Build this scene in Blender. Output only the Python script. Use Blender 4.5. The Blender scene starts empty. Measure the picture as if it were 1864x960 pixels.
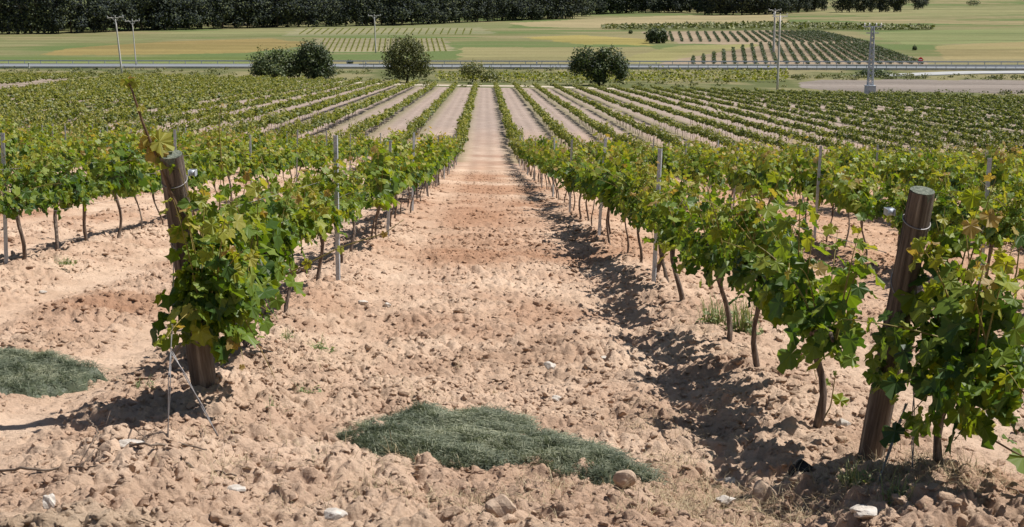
import bpy, math, random
import numpy as np
from mathutils import Vector, Matrix

random.seed(7); RNG = np.random.default_rng(7)
S = bpy.context.scene
COL = S.collection
R = math.radians

# ------------------------------------------------------------------ camera, light, exposure
PW, PH, FPX = 1864.0, 960.0, 2700.0
PITCH, YAW = R(11.0), R(1.04)
cam_d = bpy.data.cameras.new('camera'); cam = bpy.data.objects.new('camera', cam_d); COL.objects.link(cam)
cam_d.sensor_width = 36.0; cam_d.lens = 36.0 * FPX / PW
cam_d.clip_start = 0.1; cam_d.clip_end = 9000
cam.location = (0, 0, 0); cam.rotation_euler = (math.pi / 2 - PITCH, 0, -YAW)
S.camera = cam

SUN_EL, SUN_AZ = R(59), R(78)      # azimuth measured clockwise from +Y (view direction): light comes from the right
w = bpy.data.worlds.new('World'); S.world = w; w.use_nodes = True
nt = w.node_tree; bg = nt.nodes['Background']
sky = nt.nodes.new('ShaderNodeTexSky'); sky.sky_type = 'NISHITA'; sky.sun_disc = False
sky.sun_elevation = SUN_EL; sky.sun_rotation = SUN_AZ
nt.links.new(sky.outputs[0], bg.inputs[0]); bg.inputs[1].default_value = 0.050
sd = bpy.data.lights.new('sun', 'SUN'); sd.energy = 4.6; sd.angle = R(0.5); sd.color = (1.0, 0.95, 0.89)
sun = bpy.data.objects.new('sun', sd); COL.objects.link(sun)
sdir = Vector((math.sin(SUN_AZ) * math.cos(SUN_EL), math.cos(SUN_AZ) * math.cos(SUN_EL), math.sin(SUN_EL)))
sun.rotation_euler = sdir.to_track_quat('Z', 'Y').to_euler(); sun.location = (30, 5, 60)
S.view_settings.view_transform = 'Standard'; S.view_settings.look = 'None'
S.view_settings.exposure = 0.47; S.view_settings.gamma = 1.0; S.view_settings.use_curve_mapping = False
S.cycles.max_bounces = 5; S.cycles.transparent_max_bounces = 4
S.cycles.diffuse_bounces = 3; S.cycles.glossy_bounces = 2; S.cycles.transmission_bounces = 3

# ------------------------------------------------------------------ terrain
_ky = np.array([-300, -60, 0, 60, 72, 84, 225, 262, 300, 1000, 1300, 1800, 4500], float)
_kz = np.array([33, 4.84, -1.46, -7.76, -9.0, -9.68, -16.85, -18.1, -18.3, -18.6, -12, 10, 80], float)
_ty = np.arange(-300, 4500, 2.0); _tz = np.interp(_ty, _ky, _kz)
_k = np.hanning(15); _k /= _k.sum(); _tz = np.convolve(np.pad(_tz, 7, mode='edge'), _k, mode='valid')
_tz[:10] = np.interp(_ty[:10], _ky, _kz)
def zb(x, y):
    x = np.asarray(x, float); y = np.asarray(y, float)
    z = np.interp(y, _ty, _tz)
    fade = np.interp(y, [-50, 60, 225, 300], [.028, .028, .021, 0.0])
    z = z - fade * 110 * np.tanh(x / 110)
    far = np.clip((y - 330) / 300, 0, 1)
    z = z + far * (1.2 * np.sin(x / 90 + 1) * np.sin(y / 130) )
    far2 = np.clip((y - 1200) / 600, 0, 1)
    return z + far2 * 22 * np.sin(x / 430 + .6)
_cp, _sp, _cyw, _syw = math.cos(PITCH), math.sin(PITCH), math.cos(YAW), math.sin(YAW)
FW = np.array([_syw * _cp, _cyw * _cp, -_sp]); RT = np.array([_cyw, -_syw, 0.0]); UP = np.cross(RT, FW)
def ray(px, py):
    d = FW + RT * ((px - PW / 2) / FPX) - UP * ((py - PH / 2) / FPX)
    return d
def at(px, py, lift=0.0):
    """world point of the ground seen at a photograph pixel"""
    d = ray(px, py)
    t = np.concatenate([np.linspace(2, 60, 2400), np.geomspace(60, 4000, 6000)])
    P = d[None, :] * t[:, None]
    below = P[:, 2] < zb(P[:, 0], P[:, 1]) + lift
    i = int(np.argmax(below)) if below.any() else len(t) - 1
    i = max(i, 1)
    a, b = t[i - 1], t[i]
    for _ in range(20):
        m = .5 * (a + b); p = d * m
        if p[2] < float(zb(p[0], p[1])) + lift: b = m
        else: a = m
    return d * b
def at_depth(px, py, Y):
    d = ray(px, py); return d * (Y / d[1])
def proj(x, y, z):
    P = np.stack([np.asarray(x, float), np.asarray(y, float), np.asarray(z, float)], -1)
    D = P @ FW; return PW / 2 + FPX * (P @ RT) / D, PH / 2 - FPX * (P @ UP) / D, D

# ------------------------------------------------------------------ numpy noise
def _h(ix, iy, s):
    n = (ix.astype(np.int64) * 374761393 + iy.astype(np.int64) * 668265263 + s * 974711) & 0x7fffffff
    n = ((n ^ (n >> 13)) * 1274126177) & 0x7fffffff
    n = (n ^ (n >> 16)) & 0xffffff
    return n / float(0xffffff)
def vnoise(x, y, s=0):
    ix = np.floor(x); iy = np.floor(y); fx = x - ix; fy = y - iy
    fx = fx * fx * fx * (fx * (fx * 6 - 15) + 10); fy = fy * fy * fy * (fy * (fy * 6 - 15) + 10)
    a = _h(ix, iy, s); b = _h(ix + 1, iy, s); c = _h(ix, iy + 1, s); d = _h(ix + 1, iy + 1, s)
    return (a * (1 - fx) + b * fx) * (1 - fy) + (c * (1 - fx) + d * fx) * fy
def fbm(x, y, s=0, o=4):
    r = 0; a = .5; t = 0
    for i in range(o):
        r = r + a * vnoise(x + 17.3 * i, y - 9.1 * i, s + i * 13); t += a; a *= .5; x = x * 2.03; y = y * 2.03
    return r / t
def worley(x, y, s=0):
    """distance to the nearest jittered point and a per-cell random"""
    ix = np.floor(x); iy = np.floor(y); best = np.full(x.shape, 9.0); rr = np.zeros(x.shape)
    for dx in (-1, 0, 1):
        for dy in (-1, 0, 1):
            cx = ix + dx; cy = iy + dy
            px = cx + _h(cx, cy, s); py = cy + _h(cx, cy, s + 71)
            d = (px - x) ** 2 + (py - y) ** 2
            m = d < best; best = np.where(m, d, best); rr = np.where(m, _h(cx, cy, s + 133), rr)
    return np.sqrt(best), rr

# ------------------------------------------------------------------ mesh helpers
class MB:
    def __init__(s): s.V = []; s.T = []; s.Q = []; s.A = []; s.n = 0
    def add(s, V, T=None, Q=None, tone=0.5):
        V = np.asarray(V, float).reshape(-1, 3)
        if T is not None and len(T): s.T.append(np.asarray(T, np.int64).reshape(-1, 3) + s.n)
        if Q is not None and len(Q): s.Q.append(np.asarray(Q, np.int64).reshape(-1, 4) + s.n)
        s.V.append(V); s.A.append(np.broadcast_to(np.asarray(tone, float), (len(V),)).copy() if np.ndim(tone) <= 1 else tone)
        s.n += len(V); return s
    def merge(s, o, M=None):
        V = np.concatenate(o.V)
        if M is not None: V = V @ np.array(M)[:3, :3].T + np.array(M)[:3, 3]
        s.add(V, np.concatenate(o.T) if o.T else None, np.concatenate(o.Q) if o.Q else None, np.concatenate(o.A))
    def mesh(s, name, mat, smooth=False):
        V = np.concatenate(s.V); T = np.concatenate(s.T) if s.T else np.zeros((0, 3), int); Q = np.concatenate(s.Q) if s.Q else np.zeros((0, 4), int)
        me = bpy.data.meshes.new(name)
        me.vertices.add(len(V)); me.vertices.foreach_set('co', V.astype(np.float32).ravel())
        li = np.concatenate([T.ravel(), Q.ravel()]).astype(np.int32)
        me.loops.add(len(li)); me.loops.foreach_set('vertex_index', li)
        st = np.concatenate([np.arange(len(T)) * 3, len(T) * 3 + np.arange(len(Q)) * 4]).astype(np.int32)
        me.polygons.add(len(st)); me.polygons.foreach_set('loop_start', st)
        try: me.polygons.foreach_set('loop_total', np.concatenate([np.full(len(T), 3), np.full(len(Q), 4)]).astype(np.int32))
        except Exception: pass
        me.polygons.foreach_set('use_smooth', np.full(len(st), smooth, dtype=bool))
        at_ = me.attributes.new('tone', 'FLOAT', 'POINT'); at_.data.foreach_set('value', np.concatenate(s.A).astype(np.float32))
        me.materials.append(mat); me.update(calc_edges=True); return me
    def obj(s, name, mat, parent=None, smooth=False):
        o = bpy.data.objects.new(name, s.mesh(name, mat, smooth)); COL.objects.link(o)
        if parent is not None: o.parent = parent
        return o
def tag(o, label=None, cat=None, group=None, kind=None):
    if label: o['label'] = label
    if cat: o['category'] = cat
    if group: o['group'] = group
    if kind: o['kind'] = kind
    return o
def empty(name, loc, label, cat, group=None, rz=0):
    o = bpy.data.objects.new(name, None); COL.objects.link(o); o.location = loc; o.rotation_euler = (0, 0, rz)
    o.empty_display_size = .2
    return tag(o, label, cat, group)
def link(name, me, parent=None, loc=(0, 0, 0), rz=0, sc=1):
    o = bpy.data.objects.new(name, me); COL.objects.link(o); o.location = loc; o.rotation_euler = (0, 0, rz); o.scale = (sc, sc, sc)
    if parent is not None: o.parent = parent
    return o
def tube(mb, pts, rad, n=7, tone=.5, jit=0, cap=True):
    pts = np.asarray(pts, float); m = len(pts); rad = np.broadcast_to(np.asarray(rad, float), (m,))
    tan = np.gradient(pts, axis=0); tan /= np.linalg.norm(tan, axis=1)[:, None] + 1e-9
    ref = np.array([0, 0, 1.0]) if abs(tan[:, 2]).mean() < .8 else np.array([0, 1.0, 0])
    a = np.cross(tan, ref); a /= np.linalg.norm(a, axis=1)[:, None] + 1e-9; b = np.cross(tan, a)
    th = np.arange(n) * 2 * np.pi / n
    rr = rad[:, None] * (1 + (RNG.uniform(-jit, jit, (m, n)) if jit else 0))
    V = pts[:, None, :] + rr[..., None] * (np.cos(th)[None, :, None] * a[:, None, :] + np.sin(th)[None, :, None] * b[:, None, :])
    i = np.arange(m - 1)[:, None] * n; j = np.arange(n)[None, :]; j2 = (j + 1) % n
    Q = np.stack([i + j, i + n + j, i + n + j2, i + j2], -1).reshape(-1, 4)
    V = V.reshape(-1, 3); T = []
    if cap:
        V = np.concatenate([V, pts[:1], pts[-1:]]); c0 = m * n; c1 = c0 + 1
        T = [[c0, k, (k + 1) % n] for k in range(n)] + [[c1, (m - 1) * n + (k + 1) % n, (m - 1) * n + k] for k in range(n)]
    mb.add(V, T, Q, tone); return mb
def box(mb, lo, hi, tone=.5, M=None):
    x0, y0, z0 = lo; x1, y1, z1 = hi
    V = np.array([[x0, y0, z0], [x1, y0, z0], [x1, y1, z0], [x0, y1, z0], [x0, y0, z1], [x1, y0, z1], [x1, y1, z1], [x0, y1, z1]], float)
    if M is not None: V = V @ np.array(M)[:3, :3].T + np.array(M)[:3, 3]
    mb.add(V, None, [[0, 3, 2, 1], [4, 5, 6, 7], [0, 1, 5, 4], [1, 2, 6, 5], [2, 3, 7, 6], [3, 0, 4, 7]], tone); return mb
def _ico(sub):
    import bmesh
    bm = bmesh.new(); bmesh.ops.create_icosphere(bm, subdivisions=sub, radius=1)
    V = np.array([v.co[:] for v in bm.verts]); T = np.array([[v.index for v in f.verts] for f in bm.faces]); bm.free(); return V, T
ICO1, ICO2, ICO3 = _ico(1), _ico(2), _ico(3)
def lump(V, T=None, seed=0, amp=.25):
    r = np.random.default_rng(seed)
    d = np.zeros(len(V))
    for k in range(5):
        n = r.normal(size=3); n /= np.linalg.norm(n); f = r.uniform(1.2, 3.5)
        d += np.sin(f * (V @ n) * 2 + r.uniform(0, 6)) * amp / (1 + .5 * k)
    return V * (1 + d)[:, None]

# ------------------------------------------------------------------ leaves
def _tmpl(lod):
    if lod == 0:
        th = np.radians(np.linspace(-162, 162, 29)); r = []
        for k, t in enumerate(np.degrees(th)):
            best = 0
            for c, L, wd in ((0, 1, 34), (-56, .9, 32), (56, .9, 32), (-112, .7, 34), (112, .7, 34), (-150, .48, 30), (150, .48, 30)):
                best = max(best, L * (1 - .40 * (abs(t - c) / wd) ** 1.35))
            r.append(max(best, .42) + (.045 if k % 2 else -.045))
        r = np.array(r)
    elif lod == 1:
        dg = [-150, -110, -82, -52, -27, 0, 27, 52, 82, 110, 150]; th = np.radians(dg)
        r = np.array([.55, .78, .66, .94, .72, 1, .72, .94, .66, .78, .55])
    else:
        V = np.array([[0, -.25, 0], [.75, .25, -.12], [0, 1.0, -.1], [-.75, .25, -.12]]); return V, None, np.array([[0, 1, 2, 3]])
    u = np.sin(th) * r; v = np.cos(th) * r
    wv = -.20 * (u ** 2 + v ** 2) + .14 * np.abs(u) + (.07 * np.sin(th * 6.0 + .6) + .04 * np.sin(th * 11.0) if lod == 0 else 0)
    V = np.concatenate([[[0, 0, 0.0]], np.stack([u, v, wv], -1)])
    n = len(u); T = np.array([[0, k + 1, k + 2] for k in range(n - 1)])
    return V, T, None
TM = {0: _tmpl(0), 1: _tmpl(1), 2: _tmpl(2)}
def norm(a): return a / (np.linalg.norm(a, axis=-1, keepdims=True) + 1e-9)
def leaves(mb, P, Tp, Nr, size, tone, lod, rng=RNG):
    P = np.asarray(P, float); N = len(P)
    if N == 0: return
    Nr = norm(Nr); Tp = norm(Tp - (Tp * Nr).sum(-1, keepdims=True) * Nr); B = np.cross(Tp, Nr)
    tv, T, Q = TM[lod]; K = len(tv)
    sz = np.asarray(size, float)[:, None, None]
    curl = rng.uniform(.2, 2.8, (N, 1, 1))
    asp = rng.uniform(.85, 1.15, (N, 1, 1))
    V = P[:, None, :] + sz * (tv[None, :, 0:1] * asp * B[:, None, :] + tv[None, :, 1:2] * Tp[:, None, :] + curl * tv[None, :, 2:3] * Nr[:, None, :])
    off = (np.arange(N) * K)[:, None, None]
    mb.add(V.reshape(-1, 3), (T[None] + off).reshape(-1, 3) if T is not None else None, (Q[None] + off).reshape(-1, 4) if Q is not None else None,
           np.repeat(np.asarray(tone, float), K))

# ------------------------------------------------------------------ materials
def mat(name):
    m = bpy.data.materials.new(name); m.use_nodes = True; t = m.node_tree
    return m, t, t.nodes['Principled BSDF'], t.nodes['Material Output']
def nd(t, typ, **kw):
    n = t.nodes.new(typ)
    for k, v in kw.items(): setattr(n, k, v)
    return n
def ramp(t, fac, stops):
    r = nd(t, 'ShaderNodeValToRGB'); e = r.color_ramp.elements
    e[0].position, e[0].color = stops[0][0], (*stops[0][1], 1); e[1].position, e[1].color = stops[-1][0], (*stops[-1][1], 1)
    for p, c in stops[1:-1]: q = e.new(p); q.color = (*c, 1)
    t.links.new(fac, r.inputs[0]); return r.outputs[0]
def noise(t, scale, detail=4, rough=.6, vec=None, obj=True):
    n = nd(t, 'ShaderNodeTexNoise'); n.inputs['Scale'].default_value = scale; n.inputs['Detail'].default_value = detail; n.inputs['Roughness'].default_value = rough
    if vec is None:
        tc = nd(t, 'ShaderNodeTexCoord'); vec = tc.outputs['Object']
    t.links.new(vec, n.inputs['Vector']); return n.outputs['Fac']
def bump(t, b, h, s, d=.02):
    n = nd(t, 'ShaderNodeBump'); n.inputs['Strength'].default_value = s; n.inputs['Distance'].default_value = d
    t.links.new(h, n.inputs['Height']); t.links.new(n.outputs[0], b.inputs['Normal'])
def mix(t, fac, a, b, mode='MIX'):
    n = nd(t, 'ShaderNodeMix', data_type='RGBA', blend_type=mode)
    for s_, v in ((n.inputs[0], fac), (n.inputs[6], a), (n.inputs[7], b)):
        if isinstance(v, (int, float)): s_.default_value = v
        elif isinstance(v, tuple): s_.default_value = (*v, 1)
        else: t.links.new(v, s_)
    return n.outputs[2]
def leafmat(name, stops, rough=.42, trans=.3, spread=.55, tboost=(1.3, 1.5, .5), spec=.5):
    m, t, b, o = mat(name)
    a = nd(t, 'ShaderNodeAttribute', attribute_name='tone'); g = nd(t, 'ShaderNodeNewGeometry'); oi = nd(t, 'ShaderNodeObjectInfo')
    m1 = nd(t, 'ShaderNodeMath', operation='MULTIPLY_ADD'); t.links.new(g.outputs['Random Per Island'], m1.inputs[0]); m1.inputs[1].default_value = spread; m1.inputs[2].default_value = -spread / 2
    m2 = nd(t, 'ShaderNodeMath', operation='ADD'); t.links.new(m1.outputs[0], m2.inputs[0]); t.links.new(a.outputs['Fac'], m2.inputs[1])
    m3 = nd(t, 'ShaderNodeMath', operation='MULTIPLY_ADD', use_clamp=True); t.links.new(oi.outputs['Random'], m3.inputs[0]); m3.inputs[1].default_value = .12; t.links.new(m2.outputs[0], m3.inputs[2])
    c = ramp(t, m3.outputs[0], stops)
    t.links.new(c, b.inputs['Base Color']); b.inputs['Roughness'].default_value = rough; b.inputs['Specular IOR Level'].default_value = spec
    tr = nd(t, 'ShaderNodeBsdfTranslucent'); t.links.new(mix(t, 1.0, c, tboost, 'MULTIPLY'), tr.inputs[0])
    ms = nd(t, 'ShaderNodeMixShader'); ms.inputs[0].default_value = trans
    t.links.new(b.outputs[0], ms.inputs[1]); t.links.new(tr.outputs[0], ms.inputs[2]); t.links.new(ms.outputs[0], o.inputs[0]); return m
M = {}
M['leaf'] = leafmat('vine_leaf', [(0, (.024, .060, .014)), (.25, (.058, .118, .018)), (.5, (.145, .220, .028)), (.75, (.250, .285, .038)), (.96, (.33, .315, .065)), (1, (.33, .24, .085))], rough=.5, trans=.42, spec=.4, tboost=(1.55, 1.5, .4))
M['leaf_far'] = leafmat('vine_leaf_far', [(0, (.032, .058, .014)), (.35, (.105, .130, .020)), (.65, (.21, .215, .034)), (1, (.34, .30, .07))], rough=.55)
M['tree_dark'] = leafmat('tree_leaf_dark', [(0, (.026, .044, .018)), (.5, (.070, .100, .030)), (1, (.18, .20, .06))], rough=.6, trans=.2, tboost=(1.2, 1.4, .6))
M['tree_olive'] = leafmat('tree_leaf_olive', [(0, (.060, .072, .026)), (.5, (.13, .145, .042)), (1, (.24, .23, .075))], rough=.6, trans=.15)
M['pine'] = leafmat('pine_needles', [(0, (.014, .020, .028)), (.45, (.042, .056, .042)), (.75, (.10, .12, .048)), (1, (.13, .14, .05))], rough=.7, trans=.05, tboost=(1, 1.1, .8), spec=.2)
M['grass_mat'] = leafmat('matted_grass_blade', [(0, (.052, .070, .040)), (.5, (.112, .138, .082)), (1, (.31, .32, .21))], rough=.6, trans=.2, tboost=(1.1, 1.2, .8))
M['weed'] = leafmat('weed_leaf', [(0, (.09, .12, .045)), (.5, (.18, .22, .09)), (1, (.34, .34, .17))], rough=.6, trans=.25)
M['straw'] = leafmat('dry_straw', [(0, (.20, .15, .09)), (.5, (.36, .28, .17)), (1, (.55, .46, .30))], rough=.8, trans=.1, tboost=(1, 1, .9), spec=.2)
def simple(name, stops, scale, rough=.85, bs=.4, bd=.01, spec=.3, stretch=None, metal=0, tone=False):
    m, t, b, o = mat(name); tc = nd(t, 'ShaderNodeTexCoord'); v = tc.outputs['Object']
    if stretch:
        mp = nd(t, 'ShaderNodeMapping'); mp.inputs['Scale'].default_value = stretch; t.links.new(v, mp.inputs[0]); v = mp.outputs[0]
    f = noise(t, scale, 5, .65, v); c = ramp(t, f, stops)
    t.links.new(c, b.inputs['Base Color']); b.inputs['Roughness'].default_value = rough; b.inputs['Specular IOR Level'].default_value = spec; b.inputs['Metallic'].default_value = metal
    if bs: bump(t, b, noise(t, scale * 1.7, 6, .7, v), bs, bd)
    return m
M['bark'] = simple('vine_bark', [(.3, (.05, .035, .027)), (.5, (.13, .095, .075)), (.7, (.30, .25, .20))], 60, stretch=(1, 1, .12), bs=1, bd=.008)
M['cane'] = simple('vine_cane', [(.3, (.14, .12, .03)), (.6, (.25, .20, .06)), (.8, (.28, .14, .06))], 12, rough=.5, bs=0)
M['cane_brown'] = simple('brown_cane', [(.3, (.06, .035, .02)), (.7, (.16, .10, .05))], 20, rough=.6, bs=0)
M['post'] = simple('post_wood', [(.28, (.035, .028, .024)), (.42, (.10, .078, .063)), (.58, (.20, .160, .130)), (.70, (.36, .31, .26))], 48, stretch=(1, 1, .05), bs=1.0, bd=.014)
M['post_end'] = simple('post_end_grain', [(.32, (.07, .075, .055)), (.5, (.15, .175, .135)), (.7, (.27, .28, .22))], 55, bs=1.0)
M['steel'] = simple('galvanised_steel', [(.3, (.30, .33, .37)), (.7, (.52, .56, .60))], 25, rough=.45, bs=.1, metal=.15, spec=.5)
M['wire'] = simple('steel_wire', [(.3, (.18, .17, .17)), (.7, (.34, .33, .33))], 25, rough=.5, bs=0, metal=.4)
M['stone_white'] = simple('pale_stone', [(.3, (.36, .31, .26)), (.5, (.53, .48, .42)), (.75, (.66, .63, .58))], 25, bs=.8)
M['stone_tan'] = simple('tan_stone', [(.3, (.30, .21, .15)), (.6, (.46, .35, .26)), (.8, (.58, .46, .36))], 25, bs=.7)
M['stone_dark'] = simple('dark_lump', [(.3, (.012, .012, .014)), (.7, (.04, .038, .036))], 40, bs=.6)
M['twig'] = simple('dead_wood', [(.3, (.11, .08, .06)), (.6, (.22, .17, .13)), (.8, (.36, .30, .24))], 60, bs=.5)
M['trunk'] = simple('tree_bark', [(.3, (.03, .024, .02)), (.7, (.09, .07, .055))], 4, bs=.4)
M['concrete'] = simple('concrete_pole', [(.3, (.44, .43, .40)), (.7, (.62, .60, .56))], 6, bs=.2)
M['asphalt'] = simple('asphalt', [(.3, (.15, .165, .18)), (.7, (.22, .235, .25))], .8, bs=.1, stretch=(.05, 1, 1))
M['asphalt_pale'] = simple('asphalt_pale', [(.3, (.30, .31, .31)), (.7, (.42, .42, .41))], .5, bs=.1)
M['paint'] = simple('road_paint', [(.3, (.6, .6, .6)), (.7, (.8, .8, .8))], 2, bs=0)
M['kerb'] = simple('kerb_concrete', [(.3, (.32, .32, .30)), (.7, (.5, .5, .47))], 2, bs=0)
M['track'] = simple('pale_track', [(.3, (.34, .29, .22)), (.7, (.52, .45, .35))], .5, bs=.3)
M['red'] = simple('red_paint', [(.3, (.55, .02, .015)), (.7, (.7, .03, .02))], 2, bs=0, rough=.5)
M['white'] = simple('white_paint', [(.3, (.7, .7, .68)), (.7, (.8, .8, .78))], 4, bs=0, rough=.5)
M['cabinet'] = simple('grey_cabinet', [(.3, (.34, .38, .43)), (.7, (.46, .50, .55))], 2, bs=0, rough=.6)

# ------------------------------------------------------------------ rows of the vineyard
SP = 3.0; X0 = .12
def rowx(k): return X0 + (k - .5) * SP if k > 0 else X0 + (k + .5) * SP      # k = ...-2,-1,1,2...
VSP = 1.32
def inpoly(x, y, P):
    P = np.asarray(P); r = np.zeros(x.shape, bool); j = len(P) - 1
    for i in range(len(P)):
        xi, yi = P[i]; xj, yj = P[j]
        c = ((yi > y) != (yj > y)) & (x < (xj - xi) * (y - yi) / (yj - yi + 1e-12) + xi)
        r ^= c; j = i
    return r
def wpoly(pts): return [tuple(at(a, b)[:2]) for a, b in pts]

# end edge of the vineyard (far side), as (photo x, photo y) turned into ground points
_end = np.array([at(a, b)[:2] for a, b in ((-250, 143), (0, 143), (300, 145), (560, 152), (780, 159), (1000, 162), (1300, 168), (1500, 176), (1700, 181), (1864, 184), (2100, 186))])
def yend(x): return np.interp(x, _end[:, 0], _end[:, 1])
_trk = [at(-200, 195)[:2], at(0, 171)[:2], at(90, 158)[:2], at(200, 146)[:2]]
_trk = np.array(_trk)
def track_dist(x, y):
    d = np.full(np.shape(x), 1e9)
    for a, b in zip(_trk[:-1], _trk[1:]):
        ab = b - a; t = np.clip(((x - a[0]) * ab[0] + (y - a[1]) * ab[1]) / (ab @ ab), 0, 1)
        d = np.minimum(d, np.hypot(x - a[0] - t * ab[0], y - a[1] - t * ab[1]))
    return d

# ------------------------------------------------------------------ ground sheet
def soil_mask(x, y):
    """1 where the soil is cloddy, lower on the compacted wheel tracks"""
    u = ((x - X0) / SP) % 1.0                    # 0 = aisle centre line .. .5 = row
    m = np.ones(x.shape)
    side = (x < X0 - 1.5) | (x > X0 + 1.5)
    d = np.minimum(np.abs(u - .22), np.abs(u - .78))
    tr = np.exp(-(d / .085) ** 2)
    m = np.where(side, 1 - .85 * tr, m)
    lane = np.exp(-((x - X0 + 1.0) / .25) ** 2) * .45 * np.clip((y - 7) / 4, 0, 1)
    return m * (1 - lane * (~side))
def micro(x, y):
    """clods and furrows, metres; fades with distance"""
    r = np.hypot(x, y); m = soil_mask(x, y)
    wx = x + .05 * (fbm(x * 6, y * 6, 3, 2) - .5); wy = y + .05 * (fbm(x * 6, y * 6, 5, 2) - .5)
    near = 1 / (1 + np.exp((y - 6.6 + .25 * np.abs(x)) * 2.2))       # heaped loose clods at the head of the rows
    z = np.zeros(x.shape)
    am = .55 + .9 * fbm(x * 1.1, y * 1.1, 61, 3)
    d, rr = worley(wx * 6.5, wy * 6.5, 1); z += np.clip(.75 - d * d * 1.6, 0, 1) * (.018 + .030 * near) * rr
    d, rr = worley(wx * 13, wy * 13, 2); z += np.clip(.8 - d * d * 1.8, 0, 1) * (.024 + .010 * near) * (rr > .3) * rr * am
    d, rr = worley(wx * 27, wy * 27, 4); z += np.clip(.8 - d * d * 1.8, 0, 1) * .012 * (rr > .25) * rr * am
    for f_, a_, sd_ in ((4, .056, 91), (9, .040, 92), (19, .021, 93), (38, .010, 94)):
        z += np.abs(2 * vnoise(wx * f_ + 3 * vnoise(x * 2, y * 2, sd_), wy * f_, sd_) - 1) * a_ * am
    z += (fbm(x * 60, y * 60, 9, 2) - .5) * .006
    z *= (.14 + .86 * m)
    z += (fbm(x * .9, y * .9, 11, 3) - .5) * .10
    # ridge of thrown-up soil along each row, hollow wheel lane beside it
    u = np.abs(((x - X0) / SP) % 1.0 - .5) * SP
    z += .07 * np.exp(-(u / .28) ** 2) * (.6 + .8 * fbm(x * 1.5, y * 1.5, 15, 2))
    z -= .05 * np.exp(-((x - X0 - .95) / .18) ** 2)
    fade = np.clip(1.3 - r / 38, 0, 1)
    return z * fade
C = lambda r, g, b: np.array([r, g, b])
def ground_colour(x, y):
    n1 = fbm(x * .35, y * .35, 31, 4); n2 = fbm(x * 2.2, y * 2.2, 33, 4); n3 = fbm(x * .06, y * .25, 35, 3)
    L = lambda a, b, t: a + (b - a) * np.clip(t, 0, 1)[..., None]
    pale = C(.58, .430, .318); mid = C(.47, .328, .236); red = C(.375, .222, .142)
    c = L(np.broadcast_to(mid, x.shape + (3,)), pale, (n2 - .35) * 3)
    band = np.exp(-((x + .3) / 1.0) ** 2) * np.clip((y - 9) / 5, 0, 1) * np.clip((75 - y) / 35, 0, 1)
    c = L(c, red, (n1 - .42) * 3.0 + band * .65)
    c = L(c, pale * 1.03, (1 - soil_mask(x, y)) * .7)
    right = np.clip((x - 1.3) / 1.5, 0, 1) * np.clip((y - 8) / 8, 0, 1)
    c = L(c, C(.45, .27, .165), right * .55)
    c = L(c, C(.315, .252, .215), (y - 50) / 60)
    lanes = np.sin(((x - X0) / SP) * 2 * np.pi * 4 + 1.2 * fbm(x * .3, y * .02, 88, 2)); c = c * (1 - (.07 * lanes * np.clip((y - 25) / 30, 0, 1) * (y < 240)) - .22 * (fbm(x * 1.2, y * .25, 89, 4) - .5) * np.clip((y - 20) / 20, 0, 1))[..., None]                         # the lower block: greyer, drier soil
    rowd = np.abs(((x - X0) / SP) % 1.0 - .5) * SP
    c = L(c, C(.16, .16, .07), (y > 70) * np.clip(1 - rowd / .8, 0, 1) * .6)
    c = L(c, C(.27, .225, .15), np.clip((5.2 - y) * .8, 0, 1) * np.clip((n2 - .42) * 5, 0, 1) * .7)   # dead grass litter
    # beyond the vineyard
    e = yend(x); n4 = fbm(x * .12, y * .12, 41, 4)
    verge = L(np.broadcast_to(C(.10, .115, .045), x.shape + (3,)), C(.21, .19, .10), (n4 - .35) * 3)
    c = np.where((y > e + 1.5)[..., None], verge, c)
    td = track_dist(x, y); c = L(c, C(.44, .37, .26), (1.6 - td) * 2)
    streak = .55 * fbm(x * .012, y * .11, 51, 4) + .3 * fbm(x * .02 + .004 * y, y * .5, 55, 3) + .15 * fbm(x * .15, y * .25, 57, 3); streak2 = fbm(x * .02 + y * .01, y * .05, 53, 3)
    field = L(np.broadcast_to(C(.118, .135, .052), x.shape + (3,)), C(.215, .190, .100), (streak - .36) * 4.5)
    field = L(field, C(.105, .142, .050), (streak2 - .47) * 5)
    far = y > YROAD(x) + 6
    c = np.where(far[..., None], field, c)
    for P, col, am in FIELDS:
        m = inpoly(x + (n4 - .5) * 6, y + (n4 - .5) * 8, P)
        c = np.where(m[..., None], L(c, np.array(col) * .70 * (1 + 1.3 * (streak - .5))[..., None], np.full(x.shape, am)), c)
    c = np.where((y > 1250)[..., None], L(c, C(.30, .28, .16), np.full(x.shape, .5)), c)
    return np.clip(c, .005, .9)
_ra, _rb = at(0, 122), at(1864, 125)
def YROAD(x): return _ra[1] + (_rb[1] - _ra[1]) * (x - _ra[0]) / (_rb[0] - _ra[0])
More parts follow.
